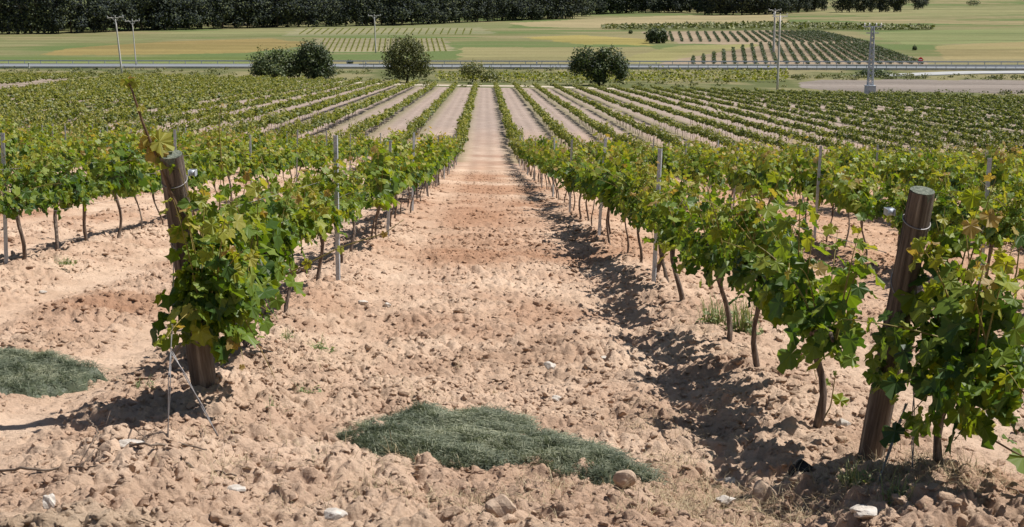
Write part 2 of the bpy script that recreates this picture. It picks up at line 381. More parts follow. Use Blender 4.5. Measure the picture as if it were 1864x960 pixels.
FIELDS = [(wpoly(p), c, a) for p, c, a in [
    ([(-300, 76), (60, 74), (500, 50), (930, 40), (930, 52), (640, 62), (430, 66), (0, 84), (-300, 90)], (.25, .255, .12), .7),
    ([(150, 86), (300, 76), (500, 70), (590, 80), (460, 96), (180, 101), (60, 100)], (.34, .255, .10), .8),
    ([(-300, 104), (0, 108), (200, 103), (480, 103), (470, 118), (-300, 120)], (.17, .22, .065), .8),
    ([(580, 70), (800, 70), (830, 93), (560, 96)], (.34, .30, .19), .8),
    ([(540, 52), (880, 50), (900, 62), (520, 66)], (.34, .32, .20), .55),
    ([(930, 42), (1080, 34), (1260, 28), (1420, 27), (1440, 44), (1110, 52), (960, 49)], (.42, .35, .20), .85),
    ([(950, 68), (1060, 64), (1180, 72), (1180, 84), (1040, 80)], (.40, .33, .10), .7),
    ([(840, 86), (1180, 86), (1260, 100), (1200, 114), (830, 114)], (.32, .28, .14), .8),
    ([(1160, 58), (1420, 55), (1500, 58), (1590, 79), (1692, 118), (1195, 118), (1270, 92), (1400, 82), (1240, 80)], (.36, .285, .20), .95),
    ([(1120, 47), (1400, 42), (1700, 52), (1690, 56), (1400, 55), (1130, 56)], (.12, .14, .05), .9),
    ([(1230, 84), (1390, 79), (1380, 84), (1190, 116), (1100, 114)], (.33, .31, .13), .8),
    ([(1560, 60), (1864, 50), (2200, 50), (2200, 72), (1650, 82)], (.23, .26, .11), .8),
    ([(1700, 84), (1864, 76), (2200, 74), (2200, 104), (1720, 108)], (.34, .28, .135), .8),
    ([(1480, 22), (1864, 10), (2300, 10), (2300, 22), (1600, 32)], (.30, .29, .14), .7),
    ([(1520, 36), (1864, 38), (1864, 46), (1600, 42)], (.40, .31, .18), .6),
    ([(1455, 150), (1500, 145), (1864, 146), (2300, 147), (2300, 170), (1864, 170), (1560, 168), (1450, 160)], (.33, .285, .255), .95),
    ([(1130, 166), (1330, 166), (1340, 172), (1100, 170)], (.34, .31, .24), .7)]]

def build_ground():
    rn = 1.0 / np.linspace(1 / 3.1, 1 / 60.0, 1150)
    rf = []
    r = 60.0
    while r < 1300: r *= 1.0038 if r < 600 else 1.008; rf.append(r)
    rs = np.concatenate([np.geomspace(.25, 3.0, 26), rn, rf, np.geomspace(1350, 4300, 30)])
    fine = np.radians(np.arange(-24, 24.001, .05)); rest = np.radians(np.linspace(25.5, 334.5, 78))
    th = np.concatenate([fine, rest]) + YAW
    x = np.sin(th)[None, :] * rs[:, None]; y = np.cos(th)[None, :] * rs[:, None]
    z = zb(x, y)
    nr = int((rs < 76).sum())
    z[:nr] += micro(x[:nr], y[:nr])
    col = ground_colour(x, y)
    V = np.stack([x, y, z], -1).reshape(-1, 3); m, n = x.shape
    i = np.arange(m - 1)[:, None] * n; j = np.arange(n)[None, :]; j2 = (j + 1) % n
    Q = np.stack([i + j, i + j2, i + n + j2, i + n + j], -1).reshape(-1, 4)
    T = [[m * n, (k + 1) % n, k] for k in range(n)]
    mb = MB(); mb.add(np.concatenate([V, [[0, 0, float(zb(0, 0))]]]), T, Q[:, ::-1])
    mt, t, b, o = mat('soil')
    a = nd(t, 'ShaderNodeAttribute', attribute_name='col')
    tc = nd(t, 'ShaderNodeTexCoord'); ob = tc.outputs['Object']
    f1 = noise(t, 14, 8, .75, ob); f2 = noise(t, 1.6, 5, .6, ob)
    f3 = noise(t, 75, 6, .8, ob); f1m = nd(t, 'ShaderNodeMath', operation='MULTIPLY_ADD'); t.links.new(f3, f1m.inputs[0]); f1m.inputs[1].default_value = .6; f1h = nd(t, 'ShaderNodeMath', operation='MULTIPLY'); t.links.new(f1, f1h.inputs[0]); f1h.inputs[1].default_value = .4; t.links.new(f1h.outputs[0], f1m.inputs[2]); f1 = f1m.outputs[0]
    c = mix(t, 1.0, a.outputs['Color'], ramp(t, f1, [(.3, (.60, .55, .52)), (.45, (.93, .92, .91)), (.7, (1.22, 1.24, 1.25))]), 'MULTIPLY')
    c = mix(t, 1.0, c, ramp(t, f2, [(.3, (.86, .83, .80)), (.7, (1.12, 1.13, 1.14))]), 'MULTIPLY')
    t.links.new(c, b.inputs['Base Color']); b.inputs['Roughness'].default_value = .95; b.inputs['Specular IOR Level'].default_value = .1
    bump(t, b, noise(t, 26, 9, .75, ob), .9, .028)
    g = mb.obj('ground', mt, smooth=True)
    ca = g.data.attributes.new('col', 'FLOAT_COLOR', 'POINT')
    cc = np.concatenate([col.reshape(-1, 3), [[.4, .3, .2]]]); cc = np.concatenate([cc, np.ones((len(cc), 1))], 1)
    ca.data.foreach_set('color', cc.astype(np.float32).ravel())
    tag(g, kind='structure'); return g
build_ground()
def zg(x, y): return float(zb(x, y) + micro(np.array([float(x)]), np.array([float(y)]))[0])
def onground(px, py):
    p = at(px, py)
    for _ in range(3):
        lift = zg(p[0], p[1]) - float(zb(p[0], p[1])); p = at(px, py, lift)
    return p

# ------------------------------------------------------------------ road, tracks beyond the vineyard
def strip(name, pts, width, lift, m, tone=.5, thick=0.0):
    pts = np.array(pts, float); s = np.concatenate([[0], np.cumsum(np.hypot(*np.diff(pts, axis=0).T))])
    u = np.linspace(0, s[-1], max(3, int(s[-1] / 3)))
    px = np.interp(u, s, pts[:, 0]); py = np.interp(u, s, pts[:, 1])
    tx, ty = np.gradient(px), np.gradient(py); l = np.hypot(tx, ty); nx, ny = -ty / l, tx / l
    w_ = np.interp(u, s, np.broadcast_to(width, (len(pts),)))
    A = np.stack([px + nx * w_ / 2, py + ny * w_ / 2], -1); B = np.stack([px - nx * w_ / 2, py - ny * w_ / 2], -1)
    z = np.maximum(zb(A[:, 0], A[:, 1]), zb(B[:, 0], B[:, 1])) + lift
    rows = [np.c_[A, z], np.c_[B, z]]
    if thick: rows = [np.c_[A, z - thick]] + rows + [np.c_[B, z - thick]]
    V = np.concatenate(rows); n = len(u); Q = []
    for k in range(len(rows) - 1):
        i = np.arange(n - 1); Q.append(np.stack([k * n + i, (k + 1) * n + i, (k + 1) * n + i + 1, k * n + i + 1], -1))
    mb = MB(); mb.add(V, None, np.concatenate(Q), tone); return mb.obj(name, m)
XR0, XR1 = -190.0, 190.0
def rpt(x, off=0): return (x, YROAD(x) + off)
tag(strip('road', [rpt(XR0), rpt(0), rpt(XR1)], 9.5, .30, M['asphalt'], thick=.6), kind='structure')
for off in (-4.2, 4.2): tag(strip('road_edge_line', [rpt(XR0, off), rpt(XR1, off)], .25, .304, M['paint']), kind='structure')
mb = MB()
for x in np.arange(XR0, XR1, 9):
    y = YROAD(x); z = float(zb(x, y)) + .306; box(mb, (x, y - .07, z - .002), (x + 3.5, y + .07, z))
tag(mb.obj('road_centre_line', M['paint']), kind='structure')
for off in (-5.0, 5.0): tag(strip('kerb', [rpt(XR0, off), rpt(XR1, off)], .3, .42, M['kerb'], thick=.5), kind='structure')
jr = [at(1560, 139)[:2], at(1640, 137)[:2], at(1760, 133)[:2], at(1900, 132)[:2], at(2100, 131)[:2]]
tag(strip('side_road', jr, [3.5, 6, 7, 7, 7], .06, M['asphalt_pale'], thick=.3), kind='structure')
tp = [at(a, b)[:2] for a, b in ((360, 146), (560, 149), (760, 156), (960, 158), (1150, 164))]
tag(strip('dirt_track', tp, 3.0, .03, M['track'], thick=.2), kind='structure')
def guardrail(off, x0, x1, label):
    r = empty('guardrail', (x0, YROAD(x0) + off, float(zb(x0, YROAD(x0))) + .3), label, 'guardrail', 'guardrails along the road')
    b = MB(); L = x1 - x0; sl = (YROAD(x1) - YROAD(x0)) / L
    for zz, t in ((.50, .06), (.62, .02), (.66, .06)):
        n = 40; xs = np.linspace(0, L, n)
        z0 = zb(xs + x0, YROAD(xs + x0) + off) - float(zb(x0, YROAD(x0)))
        for k in range(n - 1):
            pass
        V = []
        for dy, dz in ((-t, 0), (-t, .10), (t, .10), (t, 0)): V.append(np.stack([xs, xs * sl + dy, z0 + zz + dz], -1))
        V = np.concatenate(V); Q = []
        for a in range(4):
            i = np.arange(n - 1); c = (a + 1) % 4; Q.append(np.stack([a * n + i, c * n + i, c * n + i + 1, a * n + i + 1], -1))
        b.add(V, None, np.concatenate(Q))
    b.obj('rail', M['steel'], r)
    xs = np.linspace(1, L - 1, 90); pm = MB(); box(pm, (-.06, -.06, -.4), (.06, .06, .72)); me = pm.mesh('post', M['steel'])
    for x in xs:
        z0 = float(zb(x + x0, YROAD(x + x0) + off) - zb(x0, YROAD(x0))); link('post', me, r, (x, x * sl + off * 0 + .12, z0))
guardrail(6.0, -150, 150, 'long grey steel guardrail on the far side of the road')
guardrail(-5.9, -25, 150, 'grey steel guardrail on the near side of the road, right of the round trees')

# ------------------------------------------------------------------ vines
def make_vine(seed, lod, dense=1.0, bright=0.0, spread=.32, height=1.08, sz=.085, low=.60, hang=0, shoots=15, len_=(.45, .8), yl=.62, thick=.23, yo=0.0, xo=0.0):
    """returns trunk, cane and foliage mesh builders around a base at the origin; the row runs along Y"""
    r = np.random.default_rng(seed)
    tr = MB(); cn = MB(); fo = MB()
    hh = r.uniform(.56, .66); lean = r.normal(0, .05, 2)
    n = 9 if lod < 2 else 5
    t = np.linspace(0, 1, n)
    px = lean[0] * t + .025 * np.sin(t * 7 + r.uniform(0, 6)); py = lean[1] * t * 2 + .035 * np.sin(t * 6 + r.uniform(0, 6))
    pts = np.stack([px, py, -.12 + (hh + .12) * t], -1)
    base = r.uniform(.010, .018) * (1.0 if lod else 1.1)
    rad = base * (1.35 - 1.0 * t + .55 * t * t) + .006 * (t > .85)
    tube(tr, pts, rad, 9 if lod == 0 else (6 if lod == 1 else 4), jit=.22)
    top = pts[-1]
    for s in (-1, 1):
        m = 5; a = np.linspace(0, 1, m); L = r.uniform(.68, .95) * yl
        arm = np.stack([top[0] + .03 * np.sin(a * 5) , top[1] + s * L * a, top[2] - .02 + .10 * np.sin(a * 1.8) + r.uniform(-.02, .02, m)], -1)
        arm[0] = top + [0, 0, -.03]
        tube(tr, arm, base * (.85 - .4 * a), 7 if lod == 0 else 4, jit=.2)
    P = []; Tn = []; Nn = []; Sz = []; To = []
    shoots = int(shoots * dense)
    for k in range(shoots):
        y0 = r.uniform(-yl, yl); x0 = top[0] + r.normal(0, .02); z0 = top[2] + .05; y0 += yo; x0 += xo
        L = r.uniform(*len_) * (height / 1.08)
        dx = r.normal(0, spread); dy = r.normal(0, .28)
        hg = r.random() < hang; d = np.array([dx, dy, 1.0 if not hg else r.uniform(-.25, .25)]); L = L * (.6 if hg else 1); d /= np.linalg.norm(d)
        m = 9; a = np.linspace(0, 1, m)[:, None]
        droop = r.uniform(.1, .5) * (a ** 2) * np.array([dx * .6, dy * .5, -.8]) * L
        c = np.array([x0, y0, z0]) + d * L * a + droop
        if lod < 2: tube(cn, c, .0045 * (1.1 - .8 * a[:, 0]), 4, cap=False)
        nl = max(4, int(L / .052))
        q = np.linspace(.02, 1, nl); pos = np.stack([np.interp(q, a[:, 0], c[:, i]) for i in range(3)], -1)
        ang = np.arange(nl) * np.pi + r.normal(0, .6, nl) + r.uniform(0, 6)
        out = np.stack([np.cos(ang), np.sin(ang), r.uniform(-.25, .35, nl)], -1)
        pet = r.uniform(.03, .12, nl)[:, None] * (1.15 - .6 * q)[:, None]
        pos2 = pos + out * pet
        s = sz * (1.1 - .55 * q ** 2) * r.uniform(.55, 1.2, nl)
        P.append(pos2); Sz.append(s)
        side = np.stack([np.sign(pos2[:, 0] - top[0]) * .7, 0 * q, 0 * q], -1)
        Nn.append(out * .55 + side * .6 + np.array([.15, -.1, .85]) + r.normal(0, .5, (nl, 3)))
        Tn.append(out * .9 + np.array([0, 0, -.75]) + r.normal(0, .3, (nl, 3)))
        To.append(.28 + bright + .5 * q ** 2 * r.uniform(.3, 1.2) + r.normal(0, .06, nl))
    # inner and lower leaves that fill the curtain
    nf = int((150 if lod == 0 else 110 if lod == 1 else 90) * dense)
    yy = r.uniform(-yl - .05, yl + .05, nf); zz = low + (height - .25 - low) * r.beta(1.6, 1.5, nf); xx = r.normal(0, 1, nf) * thick * .45 + xo; yy = yy + yo
    pp = np.stack([top[0] + xx, yy, zz], -1); P.append(pp)
    out = np.stack([np.sign(xx) * .8, r.normal(0, .3, nf), .5 + 0 * xx], -1)
    Nn.append(out + r.normal(0, .35, (nf, 3))); Tn.append(np.stack([np.sign(xx) * .4, r.normal(0, .4, nf), -1 + 0 * xx], -1))
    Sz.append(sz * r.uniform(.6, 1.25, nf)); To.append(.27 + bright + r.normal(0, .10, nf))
    P, Tn, Nn, Sz, To = [np.concatenate(q) for q in (P, Tn, Nn, Sz, To)]
    lowv = low + .07 * np.sin(P[:, 1] * 9 + seed)
    ok = (P[:, 2] > lowv) & ((np.abs(P[:, 0] - top[0] - xo) < thick + .1 * r.random(len(P))) | (r.random(len(P)) < .12))
    P, Tn, Nn, Sz, To = P[ok], Tn[ok], Nn[ok], Sz[ok], To[ok]
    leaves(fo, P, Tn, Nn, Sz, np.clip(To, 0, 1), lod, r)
    return tr, cn, fo

def ordinal(n):
    w1 = ['', 'first', 'second', 'third', 'fourth', 'fifth', 'sixth', 'seventh', 'eighth', 'ninth', 'tenth', 'eleventh', 'twelfth', 'thirteenth', 'fourteenth', 'fifteenth', 'sixteenth', 'seventeenth', 'eighteenth', 'nineteenth']
    if n < 20: return w1[n]
    tens = ['', '', 'twentieth', 'thirtieth', 'fortieth', 'fiftieth', 'sixtieth', 'seventieth', 'eightieth', 'ninetieth']; tn = ['', '', 'twenty', 'thirty', 'forty', 'fifty', 'sixty', 'seventy', 'eighty', 'ninety']
    return tens[n // 10] if n % 10 == 0 else tn[n // 10] + '-' + w1[n % 10]
def rowname(k):
    side = 'left' if k < 0 else 'right'; k = abs(k)
    return ('first row %s of path' % side) if k == 1 else '%s row %s of path' % (ordinal(k), side)

# trunk base pixels of the nearest vines beside the path
left_px = [(366, 757), (446, 672), (527, 598), (583, 546), (618, 500)]
right_px = [(1682, 905), (1490, 806), (1375, 716), (1333, 650), (1243, 580), (1210, 545)]
VINES = []     # row, x, y
def rowdata(k):
    x = rowx(k); ys = []
    if k == -1: first = [at(a, b) for a, b in left_px]
    elif k == 1: first = [at(a, b) for a, b in right_px]
    else: first = []
    out = [(float(p[0]), float(p[1])) for p in first]
    y = out[-1][1] + VSP if out else 6.8 + random.uniform(-.3, .3)
    while y < yend(x) + 8:
        out.append((x + random.gauss(0, .05), y + random.gauss(0, .06))); y += VSP * (1 if y < 75 else .98)
    return out
for k in [q for q in range(-40, 41) if q]:
    for i, (x, y) in enumerate(rowdata(k)):
        if y > yend(x): continue
        if y > 60 and track_dist(np.array(x), np.array(y)) < 2.4: continue
        if x > 0 and 150 < y < 153.5 and x < 45: continue
        if random.random() < .025 and i > 5: continue
        VINES.append((k, x, y))
VX = np.array([v[1] for v in VINES]); VY = np.array([v[2] for v in VINES]); VK = np.array([v[0] for v in VINES])
VZ = zb(VX, VY)
pxs, pys, D = proj(VX, VY, VZ + .8)
vis = (pxs > -90) & (pxs < PW + 90) & (D > 3)
order = np.argsort(np.where(vis, D, 1e9))
IND = set(order[:300].tolist())
keep = (pxs > -900) & (pxs < PW + 900)
LOOK = ['leafy green', 'bushy yellow-green', 'dense mid-green', 'loose light green', 'dark green', 'ragged green', 'full bright green', 'sparse green']
protoM = []
for s in range(9):
    t_, c_, f_ = make_vine(100 + s, 1, dense=[.85, 1.0, 1.05, .7, 1.0, .75, 1.1, .6, .9][s], bright=[.02, .12, .0, .12, -.05, .05, .08, .1, .04][s], height=[1.05, 1.1, 1.0, 1.15, 1.0, 1.12, 1.1, .95, 1.05][s], shoots=19, low=[.62, .58, .6, .66, .6, .64, .56, .6, .62][s])
    protoM.append((t_.mesh('trunk', M['bark'], True), c_.mesh('canes', M['cane'], True), f_.mesh('foliage', M['leaf'])))
NEARSPEC = {   # hand-set close vines: (row, index) -> make_vine settings and label
    (-1, 0): (dict(seed=11, dense=1.25, height=1.06, low=.37, sz=.072, hang=.25, shoots=26, bright=.10, spread=.13, yl=.24, thick=.22, yo=-.20, xo=.04), 'tall dense grapevine wrapped round the leaning wooden end post left of the path'),
    (-1, 1): (dict(seed=12, dense=.85, height=.88, low=.50, sz=.092, hang=.12, shoots=17, bright=.08, spread=.25), 'big-leaved grapevine directly behind the left wooden end post'),
    (1, 0): (dict(seed=21, dense=1.15, height=1.0, low=.40, sz=.074, hang=.25, shoots=22, bright=.12, spread=.3, yl=.42, thick=.38, yo=-.26, xo=-.06), 'nearest grapevine, twisted bare trunk just right of the leaning right end post'),
    (1, 1): (dict(seed=22, dense=.85, height=.95, low=.56, sz=.080, hang=.1, shoots=18, bright=.06), 'grapevine with a forked dark trunk just left of the right wooden end post'),
}
byrow = {}
for idx in range(len(VINES)): byrow.setdefault(int(VK[idx]), []).append(idx)
for k, L in byrow.items(): L.sort(key=lambda i: VY[i])
ORD = {}
for k, L in byrow.items():
    c = 0
    for i in L:
        if i in IND: c += 1; ORD[i] = c
NEAR_ROOT = {}
for idx in sorted(IND, key=lambda i: D[i]):
    k = int(VK[idx]); x, y = float(VX[idx]), float(VY[idx]); o = ORD[idx]; key = (k, o - 1)
    z = float(zb(x, y)) + .02; tiltx = .028
    unique = D[idx] < 17 and abs(k) <= 2
    pi = random.randrange(len(protoM))
    if key in NEARSPEC: lab = NEARSPEC[key][1]
    elif abs(k) == 1: lab = '%s grapevine, %s from the end post, %s' % (LOOK[(idx * 3 + 1) % 8] if unique else LOOK[pi % 8], ordinal(o), rowname(k))
    else: lab = '%s grapevine, %s in view, %s' % (LOOK[(idx * 3 + 1) % 8] if unique else LOOK[pi % 8], ordinal(o), rowname(k))
    root = empty('grapevine', (x, y, z), lab, 'grapevine', 'grapevines in the trellised rows')
    if unique:
        spec = dict(NEARSPEC[key][0]) if key in NEARSPEC else dict(seed=500 + idx, dense=random.uniform(.72, 1.08), height=random.uniform(.95, 1.1), low=random.uniform(.56, .66), sz=random.uniform(.064, .078), shoots=20, bright=random.uniform(0, .12))
        sd_ = spec.pop('seed'); a, b, c = make_vine(sd_, 0, **spec)
        a.obj('trunk', M['bark'], root, True); b.obj('canes', M['cane'], root, True); c.obj('foliage', M['leaf'], root)
        NEAR_ROOT[key] = root
    else:
        for nm, me in zip(('trunk', 'canes', 'foliage'), protoM[pi]): link(nm, me, root)
        root.rotation_euler = (0, 0, random.choice([0, math.pi]) + random.gauss(0, .06)); s = random.uniform(.9, 1.12); root.scale = (s, s, s * random.uniform(.92, 1.08))
# every vine past the nearest three hundred: one mesh
lowT = [];
for s in range(6):
    t_, c_, f_ = make_vine(200 + s, 2, dense=.9, bright=.12, shoots=13, sz=.105, len_=(.35, .7)); m_ = MB(); lowT.append((t_, f_))
lowF = []
for s in range(8):
    t_, c_, f_ = make_vine(300 + s, 2, dense=.48, bright=.16, shoots=13, sz=.155, len_=(.35, .65), spread=.45); lowF.append((t_, f_))
big = MB(); bt = MB()
for idx in range(len(VINES)):
    if idx in IND or not keep[idx]: continue
    x, y = float(VX[idx]), float(VY[idx])
    src = random.choice(lowT if y < 95 else lowF)
    V = np.concatenate(src[1].V); A = np.concatenate(src[1].A); Q = np.concatenate(src[1].Q)
    a = random.choice([0, math.pi]) + random.gauss(0, .15); ca, sa = math.cos(a), math.sin(a); s = random.uniform(.85, 1.12) * (1.18 if x < -8 and y > 72 else 1)
    V2 = np.stack([(V[:, 0] * ca - V[:, 1] * sa) * s + x, (V[:, 0] * sa + V[:, 1] * ca) * s + y, V[:, 2] * s * (1 if y < 95 else .92) + VZ[idx]], -1)
    dark = np.interp(x, [5, 45], [0, .20]) * (y > 80)
    big.add(V2, None, Q, np.clip(A - dark + random.gauss(0, .04), 0, 1))
    if y < 120:
        V = np.concatenate(src[0].V); Q = np.concatenate(src[0].Q); T = np.concatenate(src[0].T)
        bt.add(np.stack([V[:, 0] + x, V[:, 1] + y, V[:, 2] + VZ[idx]], -1), T, Q)
rv = empty('distant_grapevines', (0, 100, float(zb(0, 100))), 'mass of distant yellow-green grapevines in long rows running down the slope', 'grapevines'); rv['kind'] = 'stuff'
for nm, m_, b_ in (('foliage', M['leaf_far'], big), ('trunks', M['bark'], bt)):
    o = b_.obj(nm, m_, rv); o.matrix_parent_inverse = Matrix.Translation(-Vector(rv.location)); o['kind'] = 'stuff'

# tall shoots of the vine at the left post
def shoot(name, root, pix, Y, rad=.006, leafat=(), lsz=.06, tone=.7):
    P = np.array([at_depth(a, b, Y) for a, b in pix]); loc = np.array(root.location)
    u = np.linspace(0, 1, len(P)); uu = np.linspace(0, 1, 14); C_ = np.stack([np.interp(uu, u, P[:, i]) for i in range(3)], -1) - loc
    m_ = MB(); tube(m_, C_, rad * np.linspace(1.2, .5, 14), 6, cap=True); o = m_.obj(name, M['cane'] if rad < .006 else M['cane_brown'], root, True)
    if leafat:
        lf = MB(); Q = np.array([at_depth(a, b, Y) for a, b, s in leafat]) - loc; n = len(Q)
        leaves(lf, Q, RNG.normal(0, .5, (n, 3)) + [.2, -.2, -.6], RNG.normal(0, .35, (n, 3)) + [.4, -.8, .5], np.array([s for _, _, s in leafat]), np.clip(tone + RNG.normal(0, .08, n), 0, 1), 0)
        lf.obj('leaves', M['leaf'], o)
rl = NEAR_ROOT[(-1, 0)]; Yl = float(rl.location[1])
shoot('shoot', rl, [(330, 400), (292, 300), (262, 230), (236, 152)], Yl - .3, .009, [(272, 250, .055), (290, 258, .08), (268, 266, .07), (237, 155, .04), (228, 148, .035), (246, 149, .035), (236, 146, .03), (300, 290, .07), (256, 195, .03), (285, 275, .07)], tone=.93)
shoot('shoot', rl, [(420, 420), (405, 320), (398, 220), (405, 185)], Yl + .6, .0035, [(405, 300, .03), (398, 240, .02), (405, 190, .015)], tone=.8)
r2 = NEAR_ROOT[(-1, 1)]
shoot('shoot', r2, [(520, 500), (560, 480), (620, 450), (700, 425), (735, 400)], float(r2.location[1]), .0045, [(560, 478, .05), (620, 452, .04), (700, 425, .03)], tone=.7)
rr_ = NEAR_ROOT[(1, 0)]; Yr = float(rr_.location[1])
shoot('shoot', rr_, [(1720, 700), (1750, 745), (1790, 790), (1840, 820), (1864, 832)], Yr - .1, .006, [(1755, 770, .07), (1760, 745, .06), (1790, 775, .07), (1835, 800, .05), (1862, 832, .08), (1800, 745, .05), (1735, 690, .07), (1775, 700, .075)], tone=.62)
shoot('shoot', rr_, [(1790, 600), (1830, 560), (1850, 500), (1858, 430)], Yr + .2, .005, [(1848, 600, .10), (1815, 660, .09), (1845, 520, .07), (1858, 430, .06), (1830, 640, .08)], tone=.42)
if (1, 1) in NEAR_ROOT:
    ra_ = NEAR_ROOT[(1, 1)]
    shoot('shoot', ra_, [(1495, 770), (1512, 740), (1522, 675)], float(ra_.location[1]), .004, [(1530, 730, .055), (1508, 695, .03), (1500, 690, .035), (1520, 678, .02)], tone=.6)

# ------------------------------------------------------------------ wooden end posts
def end_post(base_px, top_px, Yb, Yt, rad, label):
    b = at(*base_px); Yb = b[1]; tpt = at_depth(top_px[0], top_px[1], Yb - Yt)
    root = empty('wooden_post', tuple(b), label, 'post', 'wooden end posts')
    ax = tpt - b; L = np.linalg.norm(ax); q = Vector(ax).to_track_quat('Z', 'Y'); root.rotation_euler = q.to_euler()
    m_ = MB(); n = 28; zs = np.linspace(-.25, L, 26); th = np.arange(n) * 2 * np.pi / n
    wob = RNG.normal(0, .012, n)
    V = []
    for z in zs:
        rr = rad * (1 + .05 * np.sin(th * 2 + z) + wob + .012 * np.sin(z * 17 + th)) * (1.06 - .14 * z / L)
        if z == zs[-1]: rr = rr * .97
        V.append(np.stack([rr * np.cos(th), rr * np.sin(th), np.full(n, z)], -1))
    V = np.concatenate(V); i = np.arange(len(zs) - 1)[:, None] * n; j = np.arange(n)[None]; j2 = (j + 1) % n
    m_.add(V, None, np.stack([i + j, i + j2, i + n + j2, i + n + j], -1).reshape(-1, 4)); m_.obj('post_shaft', M['post'], root, True)
    t_ = MB(); V = np.concatenate([np.stack([rad * .87 * (1 + wob) * np.cos(th), rad * .87 * (1 + wob) * np.sin(th), np.full(n, L + .003)], -1), np.stack([rad * .86 * np.cos(th), rad * .86 * np.sin(th), np.full(n, L - .05)], -1), [[0, 0, L + .005]]])
    T = [[k, (k + 1) % n, 2 * n] for k in range(n)]; Q = [[k + n, (k + 1) % n + n, (k + 1) % n, k] for k in range(n)]
    t_.add(V, T, Q); t_.obj('post_top', M['post_end'], root)
    for zz, tl in ((L - .13, .05), (L - .42, .18)):
        c = MB(); a = np.linspace(0, 2 * np.pi, 25)
        tube(c, np.stack([(rad * 1.0) * np.cos(a), (rad * 1.0) * np.sin(a), zz + tl * .3 * np.sin(a)], -1), .0028, 5, cap=False); c.obj('wire_loop', M['wire'], root, True)
    return root, b, tpt
pl, bl, tl_ = end_post((379, 748), (311, 282), 0, .42, .060, 'weathered round wooden end post leaning over the left row, green-grey top')
pr, br, tr_ = end_post((1578, 868), (1679, 348), 0, .30, .056, 'weathered dark wooden end post leaning right among leaves of the right row')

# ------------------------------------------------------------------ metal stakes and wires
sm = MB()
for x0, y0, x1, y1 in ((-.017, -.003, .017, .003), (-.017, .003, -.014, .020), (.014, .003, .017, .020)): box(sm, (x0, y0, -.3), (x1, y1, 1.38))
stake_me = sm.mesh('stake', M['steel'])
sp_px = {-2: [(12, 502)], 1: [(1188, 543)]}
ns = 0
for k in [q for q in range(-9, 10) if q]:
    x = rowx(k); ys = []
    y = {-2: at(12, 502)[1], 1: at(1188, 543)[1], -1: 12.6, 2: 13.2}.get(k, 8 + (abs(k) * 2.3) % 6.6)
    c = 0
    while y < 66:
        px, py, D_ = proj(x, y, zb(x, y) + 1.3)
        xo = x + (.10 if k < 0 else -.10)
        if c == 0 and k in (-2, 1): xo = float(at(12, 502)[0] if k == -2 else at(1188, 543)[0])
        if -20 < px < PW + 20 and D_ > 5:
            c += 1; ns += 1
            lab = 'thin grey metal stake, %s in view, %s' % (ordinal(c), rowname(k))
            o = link('metal_stake', stake_me, None, (xo, y, float(zb(x, y)))); tag(o, lab, 'stake', 'metal trellis stakes')
            o.rotation_euler = (random.gauss(0, .012), .028 + random.gauss(0, .015), random.gauss(0, .3)); o.scale = (1, 1, random.uniform(.95, 1.05))
        y += VSP * 5 * random.uniform(.96, 1.04)
for k in [q for q in range(-6, 7) if q]:
    x = rowx(k); m_ = MB()
    for h in (.56, .82, 1.02):
        ys = np.arange(7.0, 70, 1.1) if abs(k) > 1 else np.arange(float((tl_ if k < 0 else tr_)[1]), 70, 1.1)
        if abs(k) == 1 and h < 1: ys = ys[1:]
        zs = zb(np.full(len(ys), x), ys) + h
        tube(m_, np.stack([np.full(len(ys), x) + 0 * ys, ys, zs], -1), .0016, 4, cap=False)
    tag(m_.obj('trellis_wire', M['wire']), 'thin steel trellis wires strung through the %s' % rowname(k), 'wire', 'trellis wires')
# ground anchor wires of the two end posts
def anchor(name, pts_px, Y, label, rad=.0024):
    P = [at_depth(a, b, y) for (a, b), y in zip(pts_px, Y)]; o = bpy.data.objects.new(name, None); COL.objects.link(o); o.location = tuple(P[-1]); tag(o, label, 'wire', 'anchor wires')
    m_ = MB(); loc = np.array(o.location); P = np.array(P) - loc
    uu = np.linspace(0, 1, 16); u = np.linspace(0, 1, len(P)); base = np.stack([np.interp(uu, u, P[:, i]) for i in range(3)], -1)
    for ph in (0, np.pi):
        tw = np.stack([.0035 * np.cos(uu * 9 + ph), .0025 * np.sin(uu * 9 + ph), 0 * uu], -1)
        tube(m_, base + tw, rad * .8, 5)
    m_.obj('strand', M['wire'], o, True)
g1 = onground(305, 812); g2 = onground(398, 797)
anchor('anchor_wire', [(317, 365), (315, 560), (309, 680), (305, 812)], [tl_[1] + .06, tl_[1] + .02, g1[1] + .05, g1[1]], 'twisted wire hanging straight down from the left wooden end post to the soil')
anchor('anchor_wire', [(312, 640), (335, 680), (365, 735), (398, 797)], [g2[1] + .15, g2[1] + .1, g2[1] + .05, g2[1]], 'slack wire slanting to the soil below the left end post', .003)
g3 = onground(1598, 880); g4 = onground(1662, 860)
anchor('anchor_wire', [(1650, 735), (1630, 790), (1598, 880)], [g3[1] + .35, g3[1] + .2, g3[1]], 'grey wire slanting to the ground right of the right end post', .004)
anchor('anchor_wire', [(1664, 700), (1662, 780), (1661, 860)], [g4[1] + .1, g4[1] + .05, g4[1]], 'thin upright wire between the right end post and the twisted trunk', .003)
def tensioner(px, py, Y, label):
    p = at_depth(px, py, Y); root = empty('wire_tensioner', tuple(p), label, 'tensioner', 'wire tensioners'); root.scale = (.72,) * 3
    b = MB(); tube(b, [[-.018, 0, 0], [.018, 0, 0]], .021, 12); b.obj('drum', M['steel'], root, True)
    b = MB(); box(b, (-.024, -.035, -.020), (-.020, .045, .020)); box(b, (.020, -.035, -.020), (.024, .045, .020)); box(b, (-.024, .045, -.020), (.024, .049, .020)); b.obj('bracket', M['steel'], root)
